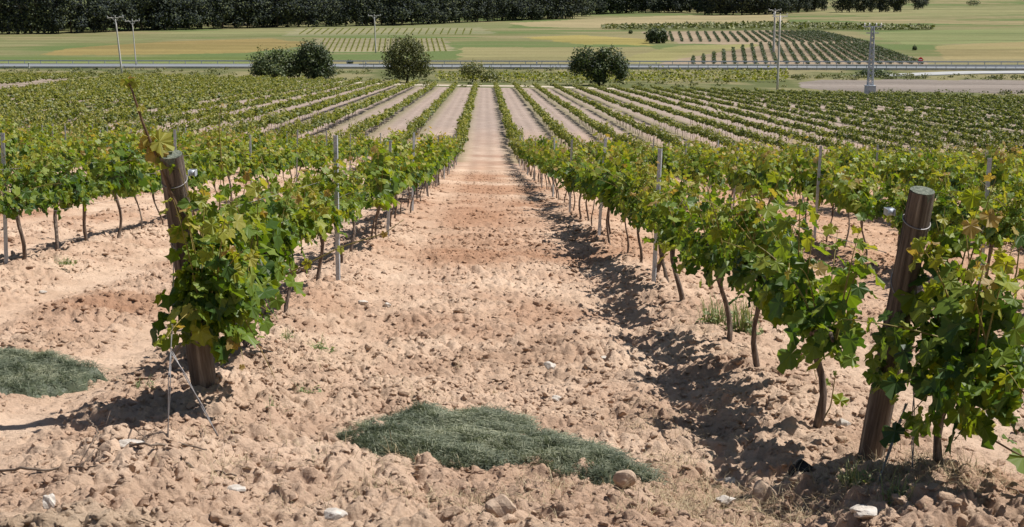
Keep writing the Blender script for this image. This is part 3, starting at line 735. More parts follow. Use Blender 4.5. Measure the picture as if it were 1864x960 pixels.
tensioner(350, 315, tl_[1] + .25, 'small shiny wire tensioner beside the top of the left wooden post')
tensioner(1620, 386, tr_[1] + .3, 'small shiny wire tensioner left of the top of the right wooden post')

# ------------------------------------------------------------------ matted grass mounds
def mound(pts_px, h, label, nblade, seed):
    r = np.random.default_rng(seed)
    P = np.array([at(a, b)[:2] for a, b in pts_px]); c = P.mean(0); z0 = float(zb(*c))
    lo, hi = P.min(0) - .25, P.max(0) + .25
    nx, ny = 130, 70; gx, gy = np.meshgrid(np.linspace(lo[0], hi[0], nx), np.linspace(lo[1], hi[1], ny))
    def dist(x, y):
        ins = inpoly(x, y, P); d = np.full(x.shape, 9.0)
        for a, b in zip(P, np.roll(P, -1, 0)):
            ab = b - a; t = np.clip(((x - a[0]) * ab[0] + (y - a[1]) * ab[1]) / (ab @ ab), 0, 1); d = np.minimum(d, np.hypot(x - a[0] - t * ab[0], y - a[1] - t * ab[1]))
        return np.where(ins, d, -d)
    def hf(x, y):
        d = dist(x, y) + .05 + .26 * (fbm(x * 6, y * 6, seed, 4) - .5)
        e = np.clip(d / .36, 0, 1); e = np.sqrt(e) * (2 - e) if False else e * (2 - e)
        return zb(x, y) + .05 * np.clip(d / .05, -1, 1) + e * (h * (.25 + 1.35 * fbm(x * 2.6, y * 2.6, seed + 2, 3))) + e * .085 * (fbm(x * 9, y * 9, seed + 5, 4) - .5) * (1 + .6 * (fbm(x * 22, y * 22, seed + 6, 2) - .5)) - .12 * (d < 0) * np.clip(-d * 8, 0, 1), d
    z, d = hf(gx, gy)
    V = np.stack([gx - c[0], gy - c[1], z - z0], -1).reshape(-1, 3)
    i = np.arange(ny - 1)[:, None] * nx; j = np.arange(nx - 1)[None]
    Q = np.stack([i + j, i + j + 1, i + nx + j + 1, i + nx + j], -1).reshape(-1, 4)
    dm = d.ravel() > -.12; Q = Q[dm[Q].all(1)]
    m_ = MB(); m_.add(V, None, Q, .30)
    n = nblade; x = r.uniform(lo[0], hi[0], n * 3); y = r.uniform(lo[1], hi[1], n * 3); z, d = hf(x, y)
    edge = r.uniform(-.06, .24, n * 3) - .22 * (r.random(n * 3) < .14); k = np.where(d > edge)[0][:n]; x, y, z = x[k], y[k], z[k]; n = len(k)
    a = r.uniform(0, 2 * np.pi, n); clump = fbm(x * 5, y * 5, seed + 9, 3)
    L = r.uniform(.015, .065, n); up = r.uniform(.0, .6, n) ** 1.2
    dx, dy = np.cos(a) * L, np.sin(a) * L; wd = .0010 + .0010 * r.random(n)
    px_, py_ = -np.sin(a) * wd, np.cos(a) * wd
    q = []
    for s, lift in ((0, 0), (.5, 1), (1, .55)):
        bx = x - c[0] + dx * s; by = y - c[1] + dy * s; bz = z - z0 + .004 + L * up * lift + .006 * s
        wsc = 1 - s * .8
        q += [np.stack([bx - px_ * wsc, by - py_ * wsc, bz], -1), np.stack([bx + px_ * wsc, by + py_ * wsc, bz + .001], -1)]
    V = np.stack(q, 1).reshape(-1, 3); o_ = (np.arange(n) * 6)[:, None]
    Q = np.concatenate([o_ + [0, 1, 3, 2], o_ + [2, 3, 5, 4]])
    m_.add(V, None, Q, np.repeat(np.clip(.16 + 1.3 * (clump - .25) + r.normal(0, .26, n), 0, 1), 6))
    o = m_.obj('grass_mound', M['grass_mat']); o.location = (c[0], c[1], z0); tag(o, label, 'grass mound', 'matted grass mounds'); return o
mound([(628, 818), (690, 798), (745, 782), (800, 786), (905, 778), (960, 806), (1050, 828), (1110, 850), (1165, 876), (1160, 890), (1090, 892), (960, 868), (850, 872), (760, 860), (660, 842)], .058, 'long low mound of dark green matted fine grass in the middle foreground', 52000, 5)
mound([(-160, 668), (0, 666), (60, 668), (110, 676), (150, 688), (195, 695), (150, 706), (110, 718), (50, 726), (0, 728), (-160, 735)], .07, 'dark green matted grass mound at the left edge before the left row', 26000, 6)

# ------------------------------------------------------------------ loose clods (nobody could count them)
def rough(V, s):
    r = np.random.default_rng(s); W = lump(V, None, s, .30) * (1 + r.normal(0, .20, (len(V), 1)))
    for k in range(4):
        n = r.normal(size=3); n /= np.linalg.norm(n); q = W @ n; W = W - np.maximum(q - r.uniform(.45, .8), 0)[:, None] * n
    return W
def crumb(s):
    r = np.random.default_rng(s); W = lump(ICO3[0], None, s, .26)
    for k in range(6):
        n = r.normal(size=3); n /= np.linalg.norm(n); q = W @ n; W = W - np.maximum(q - r.uniform(.4, .8), 0)[:, None] * n
    f = np.zeros(len(W))
    for k in range(8):
        n = r.normal(size=3) * 5; f += np.abs(np.sin(W @ n + r.uniform(0, 6))) * .035
    return W * (1 - f + r.normal(0, .035, len(W)))[:, None]
def clods():
    r = np.random.default_rng(3); V0, T0 = ICO1
    big_ = [crumb(s) for s in range(24)]; mid_ = [rough(ICO2[0], 50 + s) for s in range(24)]; sml_ = [rough(ICO1[0], 90 + s) for s in range(24)]
    VV = []; TT = []; CC = []; off = 0
    for n, d0, d1, smin, smax, pw in ((9000, 3.3, 9, .008, .040, 3.0), (20000, 3.3, 10, .004, .014, 1.5), (42000, 7, 22, .008, .034, 2.4), (34000, 18, 58, .016, .055, 2.4)):
        d = np.sqrt(r.uniform(d0 ** 1.2, d1 ** 1.2, n) ** (2 / 1.2)); th = np.radians(r.uniform(-22, 22, n)) + YAW
        x = np.sin(th) * d; y = np.cos(th) * d; mk = soil_mask(x, y)
        rowu = np.abs(((x - X0) / SP) % 1.0 - .5) * SP
        k = (r.random(n) < (.06 + .94 * mk ** 1.5)) & (r.random(n) < .25 + 1.0 * fbm(x * 2.2, y * 2.2, 77, 3))
        near = 1 / (1 + np.exp((y - 5.4 + .12 * np.abs(x)) * 2.5))
        size = (smin + (smax - smin) * r.random(n) ** pw) * (1 + .35 * near + .25 * np.exp(-(rowu / .4) ** 2))
        x, y, d, size = x[k], y[k], d[k], size[k]; n = len(x)
        if not n: continue
        z = zb(x, y) + micro(x, y); col = ground_colour(x, y) * r.uniform(.92, 1.12, (n, 1))
        pxs_ = size * 2700 / d; isb = pxs_ > 9; ism = (pxs_ > 4) & ~isb; grp = r.integers(0, 24, n)
        for lib, Tm, sel in ((big_, ICO3[1], isb), (mid_, ICO2[1], ism), (sml_, ICO1[1], ~isb & ~ism)):
            for g in range(24):
                q = np.where(sel & (grp == g))[0]; m = len(q)
                if not m: continue
                V = lib[g]; K = len(V); a = r.uniform(0, 6.28, m); ca, sa = np.cos(a)[:, None], np.sin(a)[:, None]
                sx = size[q][:, None]; sy = sx * r.uniform(.65, 1.1, (m, 1)); sz = sx * r.uniform(.5, .85, (m, 1))
                X = V[None, :, 0] * sx; Y = V[None, :, 1] * sy; Z = V[None, :, 2] * sz
                W = np.stack([X * ca - Y * sa + x[q][:, None], X * sa + Y * ca + y[q][:, None], Z + (z[q] - size[q] * .08)[:, None]], -1).reshape(-1, 3)
                VV.append(W); TT.append((Tm[None] + (np.arange(m) * K)[:, None, None]).reshape(-1, 3) + off); off += len(W)
                CC.append(np.repeat(col[q], K, 0))
    m_ = MB(); m_.add(np.concatenate(VV), np.concatenate(TT)); o = m_.obj('soil_clods', bpy.data.materials['soil'], smooth=True)
    ca = o.data.attributes.new('col', 'FLOAT_COLOR', 'POINT'); cc = np.concatenate(CC); cc = np.concatenate([cc, np.ones((len(cc), 1))], 1)
    ca.data.foreach_set('color', cc.astype(np.float32).ravel())
    tag(o, 'countless crumbly pinkish-tan soil clods strewn over the ploughed ground', 'clods', kind='stuff')
clods()

# ------------------------------------------------------------------ single stones
def stone(px, py, size, m, label, seed, flat=.65, asp=1.2, name='stone'):
    p = onground(px, py); V = lump(*ICO3, seed, .14)
    r = np.random.default_rng(seed)
    for k in range(7):     # chipped faces
        n = r.normal(size=3); n /= np.linalg.norm(n); dcut = r.uniform(.62, .9); pr_ = V @ n; V = V - np.maximum(pr_ - dcut, 0)[:, None] * n
    V = V * np.array([size * asp, size * .9, size * flat]); a = r.uniform(-.5, .5)
    V = np.stack([V[:, 0] * math.cos(a) - V[:, 1] * math.sin(a), V[:, 0] * math.sin(a) + V[:, 1] * math.cos(a), V[:, 2]], -1)
    m_ = MB(); m_.add(V, ICO3[1]); o = m_.obj(name, m); o.location = (p[0], p[1], p[2] + size * flat * .45 + .010); tag(o, label, 'stone', 'loose stones')
SW, ST = M['stone_white'], M['stone_tan']
for a in [
    (90, 928, .032, SW, 'white triangular stone at the lower left corner of the ground', 1, 1.0, .9),
    (432, 897, .036, SW, 'flat pale stone near the dead twig at the lower left', 2, .35, 1.35),
    (242, 816, .055, SW, 'flat pale stone under the dead branch left of the hanging wire', 3, .3, 1.3),
    (606, 944, .040, SW, 'white flat stone at the bottom edge below the grass mound', 4, .5, 1.1),
    (660, 556, .040, SW, 'white stone beside the left row, left one of the pair', 5, .6, 1.1),
    (704, 560, .030, SW, 'white stone beside the left row, right one of the pair', 6, .7, 1.1),
    (1001, 676, .040, SW, 'bright white stone in the middle of the path', 7, .8, .8),
    (1011, 733, .032, SW, 'smaller pale stone just below the bright white one on the path', 8, .6, 1.2),
    (1100, 657, .026, SW, 'small pale stone at the edge of the vine shadow', 9, .6, 1.2),
    (1135, 886, .048, ST, 'tan angular stone at the right tip of the grass mound', 10, .85, 1.0),
    (1322, 886, .040, SW, 'pale grey stone lying in dry grass, upper one of two', 11, .55, 1.2),
    (1322, 922, .042, SW, 'pale bluish stone lying in dry grass, lower one of two', 12, .6, 1.0),
    (1391, 914, .062, ST, 'big tan rock at the lower edge of the right vine shadow', 13, .95, .8),
    (1574, 940, .044, SW, 'white flat stone before the right end post', 14, .5, 1.2),
    (1535, 778, .032, SW, 'white stone left of the right end post', 15, .7, 1.1),
    (1800, 764, .030, SW, 'small white stone right of the twisted trunk', 16, .6, 1.1),
    (912, 940, .060, ST, 'large rounded tan clod at the bottom middle', 17, .8, 1.1),
    (1610, 588, .030, SW, 'small white stone behind the right end post', 18, .6, 1.1),
    (78, 536, .028, SW, 'small white stone between the two left rows', 19, .6, 1.1)]: stone(*a[:6], flat=a[6], asp=a[7])
stone(1456, 866, .058, M['stone_dark'], 'round black lump lying in the shade left of the right end post', 31, .8, 1.0, name='dark_lump')

# ------------------------------------------------------------------ twigs
def twig(pix, rad, label, side=()):
    P = np.array([onground(a, b) for a, b in pix]); P[:, 2] += rad * 1.6 + .012
    root = empty('dead_branch', tuple(P[0]), label, 'branch', 'dead branches on the soil')
    uu = np.linspace(0, 1, 18); u = np.linspace(0, 1, len(P)); c = np.stack([np.interp(uu, u, P[:, i]) for i in range(3)], -1) - P[0]
    c += RNG.normal(0, .004, c.shape); c[:, 2] += .008 * np.sin(uu * 9)
    m_ = MB(); tube(m_, c, rad * (1.1 - .6 * uu), 7, jit=.2); m_.obj('stem', M['twig'], root, True)
    for a_, dx, dy, dz in side:
        q = c[int(a_ * 17)]; s = MB(); e = q + np.array([dx, dy, dz]); tube(s, [q, (q + e) / 2 + RNG.normal(0, .008, 3), e], [rad * .6, rad * .45, rad * .2], 5); s.obj('side_twig', M['twig'], root, True)
twig([(-10, 868), (60, 864), (130, 860), (185, 866)], .006, 'long thin dead branch lying at the left edge of the foreground', [(.7, .05, .10, .03), (.8, .04, .12, .05)])
twig([(215, 825), (270, 818), (330, 816), (375, 832)], .006, 'crooked dead branch below the hanging wire of the left post', [(.5, -.12, .12, .02), (.6, .13, -.08, .0)])
twig([(300, 838), (340, 858), (385, 866), (430, 880)], .007, 'short dead branch pointing down to the flat pale stone', [(.6, .03, .06, .02)])
twig([(160, 775), (180, 790), (165, 825)], .004, 'small upright dead twig among clods left of the wires', [(.4, .05, .05, .06)])
twig([(1690, 862), (1760, 870), (1830, 895), (1870, 920)], .005, 'long thin branch lying right of the twisted vine trunk', [(.3, .08, -.08, .0)])

# ------------------------------------------------------------------ dry grass, weeds
def blades(m_, x, y, L, a, up, tone, w=.0016, z0=None):
    n = len(x); z = (zb(x, y) + micro(x, y)) if z0 is None else z0
    dx, dy = np.cos(a) * L, np.sin(a) * L; px_, py_ = -np.sin(a) * w, np.cos(a) * w; q = []
    for s, lf in ((0, 0), (.5, .9), (1, 1.2)):
        ws = 1 - s * .75; bx = x + dx * s * (1 - up * .6); by = y + dy * s * (1 - up * .6); bz = z + .004 + L * up * lf
        q += [np.stack([bx - px_ * ws, by - py_ * ws, bz], -1), np.stack([bx + px_ * ws, by + py_ * ws, bz], -1)]
    V = np.stack(q, 1).reshape(-1, 3); o_ = (np.arange(n) * 6)[:, None]
    m_.add(V, None, np.concatenate([o_ + [0, 1, 3, 2], o_ + [2, 3, 5, 4]]), np.repeat(tone, 6))
def drygrass():
    r = np.random.default_rng(17); m_ = MB()
    X = []; Y = []
    for (px, py, sx, sy, n) in [(1600, 930, 200, 40, 2600), (1250, 890, 90, 45, 1300), (1300, 940, 260, 30, 1500), (680, 900, 170, 40, 700), (420, 860, 160, 60, 300), (1180, 800, 120, 60, 350), (900, 950, 500, 25, 700), (1310, 600, 70, 45, 450), (770, 710, 130, 45, 260), (580, 640, 60, 60, 250), (700, 400, 60, 50, 350), (1750, 900, 120, 50, 800)]:
        c = [(px + r.normal(0, sx * .6), py + r.normal(0, sy * .6)) for _ in range(max(5, n // 36))]
        for a, b in c:
            p = at(min(max(a, -150), 2000), min(b, 1010)); k = 28; X.append(p[0] + r.normal(0, .06, k)); Y.append(p[1] + r.normal(0, .06, k))
    X = np.concatenate(X); Y = np.concatenate(Y); n = len(X)
    blades(m_, X, Y, r.uniform(.02, .10, n), r.uniform(0, 6.28, n), np.clip(r.normal(.22, .25, n), 0, 1), np.clip(r.normal(.5, .25, n), 0, 1), .0013)
    tag(m_.obj('dry_grass', M['straw']), 'straw-coloured dry grass and litter scattered over the bare soil', 'dry grass', kind='stuff')
drygrass()
def weed(px, py, size, label, seed, tall=.4, n=60):
    p = onground(px, py); r = np.random.default_rng(seed); m_ = MB()
    a = r.uniform(0, 6.28, n); L = size * r.uniform(.5, 1.1, n); x = r.normal(0, size * .25, n); y = r.normal(0, size * .25, n)
    blades(m_, x, y, L, a, np.clip(r.normal(tall, .2, n), .05, 1), np.clip(r.normal(.5, .2, n), 0, 1), size * .022, z0=np.zeros(n))
    k = n // 2; an = r.uniform(0, 6.28, k); rr = size * r.uniform(.1, .8, k)
    P = np.stack([np.cos(an) * rr, np.sin(an) * rr, size * r.uniform(.05, .5, k) * (.4 + tall)], -1)
    leaves(m_, P, np.stack([np.cos(an), np.sin(an), .2 + 0 * an], -1), r.normal(0, .4, (k, 3)) + [0, 0, 1], size * r.uniform(.08, .18, k), np.clip(r.normal(.45, .2, k), 0, 1), 1, r)
    o = m_.obj('weed', M['weed']); o.location = tuple(p); tag(o, label, 'weed', 'small weeds in the soil')
for a in [(555, 716, .10, 'flat green weed on the bare path left of centre', 1, .2, 40), (578, 640, .13, 'grey-green weed beside the third vine of the left row', 2, .3, 60), (524, 618, .07, 'small green sprout at the foot of the third left vine', 3, .7, 40),
          (118, 482, .14, 'flat green weed between the two left rows', 4, .2, 60), (1350, 606, .20, 'tall pale weed between trunks of the right row', 5, .9, 90), (1300, 590, .17, 'straw-green weed left of the bent trunk in the right row', 6, .8, 80),
          (1556, 884, .10, 'green grass tuft at the foot of the right end post', 7, .7, 60), (1606, 812, .10, 'green grass tuft just behind the right end post', 8, .9, 40), (498, 752, .08, 'dry brown-green sprig on the path right of the left post', 9, .6, 26),
          (262, 712, .09, 'dark small weed at the tip of the left grass mound', 10, .4, 50), (1640, 915, .12, 'yellow-green grass tuft beside the base of the twisted trunk', 11, .6, 50)]: weed(*a)

# ------------------------------------------------------------------ trees and bushes
def crown(seed, lobes, leaf, n, m_=None, tone0=.3, holes=.0):
    """lobes: (x,y,z,rx,ry,rz); leaf clumps spread through the lobes' outer volume"""
    r = np.random.default_rng(seed); m_ = m_ or MB()
    vol = np.array([l[3] * l[4] * l[5] for l in lobes]) ** (2 / 3); vol /= vol.sum()
    for l, v in zip(lobes, vol):
        k = int(n * v); u = norm(r.normal(size=(k, 3))); rad = r.uniform(.25, 1, k) ** .45
        lumpn = 1 + .26 * np.sin(u[:, 0] * 7 + seed) * np.sin(u[:, 2] * 6 + l[0]) + .2 * np.sin(u[:, 1] * 9 + l[2] + u[:, 0] * 5)
        P = u * (rad * lumpn)[:, None] * np.array(l[3:6]) + np.array(l[:3]); P += r.normal(0, leaf * .5, P.shape)
        N_ = u * .7 + r.normal(0, .55, (k, 3)) + [0, 0, .35]
        leaves(m_, P, r.normal(0, 1, (k, 3)), N_, leaf * r.uniform(.5, 1.2, k), np.clip(tone0 + r.normal(0, .14, k) + .16 * np.sin(u[:, 0] * 5 + seed) * np.sin(u[:, 2] * 5 + l[1]), 0, 1), 2, r)
    return m_
def tree_parts(seed, h, lobes, leaf, n, m, tr=.2, tone0=.3, limbs=5, trunk_h=None):
    r = np.random.default_rng(seed); t = MB(); th = trunk_h or h * .6
    z = np.linspace(-.3, th, 7); tube(t, np.stack([.1 * np.sin(z), .1 * np.cos(z * .8) - .1, z], -1), tr * (1.1 - .75 * z / th), 8, jit=.1)
    for k in range(limbs):
        a = r.uniform(0, 6.28); z0 = th * r.uniform(.25, .8); L = h * r.uniform(.2, .38)
        tube(t, [[0, 0, z0], [math.cos(a) * L * .5, math.sin(a) * L * .5, z0 + L * .45], [math.cos(a) * L, math.sin(a) * L, z0 + L * .75]], [tr * .5, tr * .3, tr * .1], 5)
    return t.mesh('trunk', M['trunk'], True), crown(seed, lobes, leaf, n, None, tone0).mesh('crown', m)
def place_tree(name, p, parts, label, cat, group=None, s=1, rz=0):
    o = empty(name, tuple(p), label, cat, group, rz); o.scale = (s, s, s)
    link('trunk', parts[0], o); link('crown', parts[1], o); return o
def at_w(px, py): return at(px, py)
# round trees by the road: scale is the pixel height divided by distance
def px_m(p): return FPX / (np.asarray(p) @ FW)
def lob(w, h, specs): return [(a * w, b * w, c * h, d * w, d * w * .95, e * h) for a, b, c, d, e in specs]
p = at(505, 146); k = px_m(p); W, H = 96 / k, 62 / k
place_tree('round_tree', p, tree_parts(1, H, lob(W, H, [(-.15, 0, .46, .36, .44), (.12, .1, .5, .34, .42), (.3, -.1, .4, .22, .34), (0, -.15, .3, .4, .3), (-.3, .1, .34, .2, .3)]), .26, 7000, M['tree_dark'], .2, .4, trunk_h=H * .5), 'low dark round tree, left one of the touching pair beyond the vines', 'tree', 'round trees near the road')
p = at(570, 147); k = px_m(p); W, H = 94 / k, 74 / k
place_tree('round_tree', p, tree_parts(2, H, lob(W, H, [(0, 0, .55, .30, .36), (-.22, .1, .48, .20, .30), (.24, -.05, .40, .20, .33), (-.04, -.1, .78, .18, .20), (.14, 0, .66, .18, .2), (.1, 0, .22, .34, .22)]), .24, 7600, M['tree_dark'], .2, .28, trunk_h=H * .5), 'taller dark round tree, right one of the touching pair beyond the vines', 'tree', 'round trees near the road')
p = at(741, 151); k = px_m(p); W, H = 104 / k, 88 / k
place_tree('round_tree', p, tree_parts(3, H, lob(W, H, [(-.04, 0, .56, .34, .36), (-.22, .1, .5, .22, .30), (.22, -.05, .5, .20, .30), (-.02, -.1, .78, .22, .20), (.30, 0, .28, .16, .18), (-.08, 0, .26, .30, .22), (.16, 0, .72, .14, .18)]), .22, 8000, M['tree_olive'], .22, .3, trunk_h=H * .5), 'round olive-green tree standing alone left of the path end', 'tree', 'round trees near the road')
p = at(860, 150); k = px_m(p); W, H = 52 / k, 40 / k
place_tree('bush', p, tree_parts(4, H, lob(W, H, [(0, 0, .6, .36, .36), (-.25, .1, .55, .22, .3), (.25, 0, .6, .24, .3)]), .2, 1300, M['tree_olive'], .12, .7, trunk_h=H * .55), 'small thin yellow-green bush before the road, left of the low dark one', 'bush', 'bushes near the road')
p = at(893, 150); k = px_m(p); W, H = 44 / k, 22 / k
place_tree('bush', p, tree_parts(5, H, lob(W, H, [(0, 0, .5, .45, .5), (-.25, .1, .4, .22, .4)]), .2, 700, M['tree_olive'], .08, .35, trunk_h=H * .4), 'low dark bush right of the thin yellow-green bush', 'bush', 'bushes near the road')
p = at(1089, 156); k = px_m(p); W, H = 116 / k, 74 / k
place_tree('round_tree', p, tree_parts(6, H, lob(W, H, [(-.20, 0, .68, .20, .27), (.17, 0, .66, .21, .29), (-.02, 0, .45, .27, .27), (-.33, .1, .50, .14, .25), (.33, -.05, .46, .15, .28), (.38, 0, .28, .10, .18), (.0, 0, .22, .17, .2), (.05, -.1, .8, .1, .14)]), .24, 8600, M['tree_dark'], .25, .34, trunk_h=H * .5), 'dark bushy tree with two humps right of the path end', 'tree', 'round trees near the road')
p = at(1195, 79); k = px_m(p); W, H = 44 / k, 30 / k
place_tree('round_tree', p, tree_parts(7, H, lob(W, H, [(0, 0, .5, .4, .46), (-.22, .1, .4, .24, .38), (.26, 0, .4, .2, .36)]), .42, 1500, M['tree_dark'], .25, .15, trunk_h=H * .5), 'small dark tree alone in the fields beyond the road', 'tree', 'round trees near the road')
for px, py, w_, h_, lab in [(637, 118, 12, 9, 'tiny dark bush beyond the road between the dark pair and the olive tree'), (1772, 11, 24, 12, 'small dark tree on the horizon field at the upper right'), (1665, 92, 8, 9, 'tiny dark bush in the field right of the lattice pylon'),
                        (1590, 140, 60, 13, 'low green bushes behind the lattice pylon'), (1148, 62, 8, 8, 'tiny bush left of the small dark field tree'), (590, 18, 60, 26, 'big dark bush at the foot of the pine wood')]:
    p = at(px, py); k = px_m(p); W, H = w_ / k, h_ / k
    place_tree('bush', p, tree_parts(int(px), H, lob(W, H, [(0, 0, .5, .45, .48), (-.3, .1, .4, .22, .4), (.3, 0, .4, .22, .35)]), max(.15, W / 20), 500, M['tree_dark'], .08, .35, trunk_h=H * .4), lab, 'bush', 'small bushes in the fields')

# scrub along the near side of the road: one mass
sc = MB(); r = np.random.default_rng(5)
for i in range(640):
    px = r.uniform(-200, 2060); py = r.choice([r.uniform(124, 140), r.uniform(132, 160)]) if px < 1430 else r.choice([r.uniform(138, 146), r.uniform(169, 178)])
    if px > 1430 and 128 < py < 138: continue
    p = at(px, py)
    if p[1] < yend(p[0]) + 1.5 or p[1] > YROAD(p[0]) - 7: continue
    if np.min([np.hypot(p[0] - q[0], p[1] - q[1]) for q in tp]) < 2.5: continue
    s = r.uniform(.3, .9) * (1.25 if r.random() < .15 else 1)
    crown(i, [(p[0], p[1], p[2] + s * .3, s * 1.6, s, s * .6)], .22, 34, sc, tone0=r.uniform(.1, .9))
tag(sc.obj('roadside_scrub', M['tree_olive']), 'rough low green scrub between the vineyard and the road', 'scrub', kind='stuff')

# the wood: front trees one by one, the mass behind as one object
pine_p = []
for s in range(6):
    h = 12.5 + s % 3; w_ = 5.6 + (s % 4) * .8; rr = np.random.default_rng(40 + s)
    L = [(rr.normal(0, w_ * .22), rr.normal(0, w_ * .22), h * (.2 + .62 * q), w_ * .5 * (.75 + .5 * math.sin(q * 3.0)) * rr.uniform(.75, 1.1), w_ * .5, h * .17) for q in np.linspace(0, 1, 6)]
    pine_p.append(tree_parts(40 + s, h, L, .5, 2600, M['pine'], .24, .38, trunk_h=h * .85))
pop_p = []
for s in range(3):
    h = 15; L = [(0, 0, h * (.15 + .75 * q), 1.5 * (1.1 - .6 * abs(q - .4)), 1.5, h * .16) for q in np.linspace(0, 1, 6)]
    pop_p.append(tree_parts(60 + s, h, L, .5, 1100, M['pine'], .2, .45, trunk_h=h * .9))
edge = [(-120, 66), (0, 63), (100, 62), (200, 58), (300, 55), (420, 52), (530, 50), (640, 48), (740, 46), (830, 42), (930, 38), (1050, 34), (1065, 27), (1160, 24), (1260, 23), (1290, 28), (1400, 27), (1500, 20), (1530, 23), (1640, 22), (1690, 14)]
ex = np.array([e[0] for e in edge]); ey = np.array([e[1] for e in edge])
xx = -110.0; n_ = 0
while xx < 1690:
    yy_ = np.interp(xx, ex, ey); p = at(xx, yy_)
    gap = 1500 < xx < 1525 or 1650 < xx < 1662
    if not gap:
        n_ += 1; pop = xx < 105
        parts = random.choice(pop_p if pop else pine_p); s = random.uniform(.8, 1.2) * (1 if xx < 1450 else .8)
        place_tree('poplar_tree' if pop else 'pine_tree', p, parts, ('slim dark poplar in the front edge of the far wood, %s tree from the left' if pop else 'dark pine in the front edge of the far wood, %s tree from the left') % ordinal(min(n_, 99)), 'tree', 'front trees of the far wood', s, random.uniform(0, 6.28))
    k = px_m(p); xx += k * (random.uniform(1.8, 2.6) if xx < 105 else random.uniform(3.0, 4.4))
wd = MB()
small = [crown(700 + s, [(0, 0, 9 * (.35 + .5 * q), 2.6 * (1.2 - .5 * q), 2.6, 2.3) for q in np.linspace(0, 1, 4)], .95, 260, None, .28) for s in range(5)]
for i in range(1000):
    px = random.uniform(-500, 1500 if random.random() < .6 else 1480); base = np.interp(px, ex, ey); p = at(max(px, -119) if px < -119 else px, base)
    if px < -119: p = p + np.array([(px + 119) / px_m(p), 0, 0])
    dy = random.uniform(4, 190); x, y = p[0] * (1 + dy / p[1]), p[1] + dy
    s = random.uniform(1.0, 1.35) * (1 + dy / 900); src = small[i % 5]
    M_ = Matrix.Translation((x, y, float(zb(x, y)))) @ Matrix.Rotation(random.uniform(0, 6.28), 4, 'Z') @ Matrix.Scale(s, 4)
    wd.merge(src, M_)
tag(wd.obj('far_wood', M['pine']), 'deep dark wood massed behind its front trees across the valley', 'wood', kind='stuff')

# ------------------------------------------------------------------ vineyards beyond the road
def far_rows(lines, name, label, sp, size, tone, m):
    mb_ = MB(); r = np.random.default_rng(9)
    for (a, b) in lines:
        A = at(*a); B = at(*b); L = math.hypot(B[0] - A[0], B[1] - A[1]); n = max(2, int(L / sp))
        t = np.linspace(0, 1, n); x = A[0] + (B[0] - A[0]) * t; y = A[1] + (B[1] - A[1]) * t; z = zb(x, y)
        k = 12; P = np.repeat(np.stack([x, y, z + size * .55], -1), k, 0) + r.normal(0, 1, (n * k, 3)) * [size * .25, size * .5, size * .28]
        leaves(mb_, P, r.normal(0, 1, (n * k, 3)), r.normal(0, .5, (n * k, 3)) + [0, 0, .8], size * r.uniform(.22, .42, n * k), np.clip(tone + r.normal(0, .12, n * k), 0, 1), 2, r)
    tag(mb_.obj(name, m), label, 'vineyard', kind='stuff')
lines = [((1262 + 19 * i - .22 * i * i, max(80, 106 - 4 * i)), (1262 + 19 * i, 117)) for i in range(0, 23)]
far_rows(lines, 'road_vineyard', 'dark rows of a vineyard just across the road, below the long green strip', .55, .62, .25, M['tree_dark'])
lines = [((1225 + 17 * i - 6 - .2 * i * i, 60 - (2 if i > 8 else 0)), (1225 + 17 * i, 76 + .15 * i)) for i in range(22)]
far_rows(lines, 'upper_road_vineyard', 'short dark rows of the upper vineyard block, behind the tall pole', .55, .62, .25, M['tree_dark'])
lines = [((592 + 9.2 * i, 71), (577 + 10.2 * i, 94)) for i in range(24)] + [((560 + 13 * i, 53), (545 + 13.5 * i, 63)) for i in range(24)]
far_rows(lines, 'young_vineyard', 'thin pale-green rows of a young vineyard before the pine wood', .8, .34, .45, M['leaf_far'])
st = MB(); r = np.random.default_rng(8); n = 4200
px = r.uniform(1095, 1700, n); py = r.uniform(0, 1, n); P = []
for a, u in zip(px, py):
    top = np.interp(a, [1095, 1400, 1700], [50, 43, 52]); bot = np.interp(a, [1095, 1400, 1600, 1700], [54, 53, 56, 54]); P.append(at(a, top + (bot - top) * u))
P = np.array(P); P[:, 2] += r.uniform(.3, 1.3, n)
leaves(st, P, r.normal(0, 1, (n, 3)), r.normal(0, .5, (n, 3)) + [0, 0, .8], r.uniform(.4, .9, n), np.clip(r.normal(.4, .2, n), 0, 1), 2, r)
tag(st.obj('crop_strip', M['tree_olive']), 'long dark green crop strip crossing the fields at the upper right', 'crop', kind='stuff')
# rows of low vines between the vineyard and the road
lines = [((800, 141 + 3 * i), (1430, 134 + 5 * i)) for i in range(4)]
far_rows(lines, 'low_vines', 'band of yellow-green vines between the dark two-humped tree and the road', .9, 1.0, .6, M['leaf_far'])

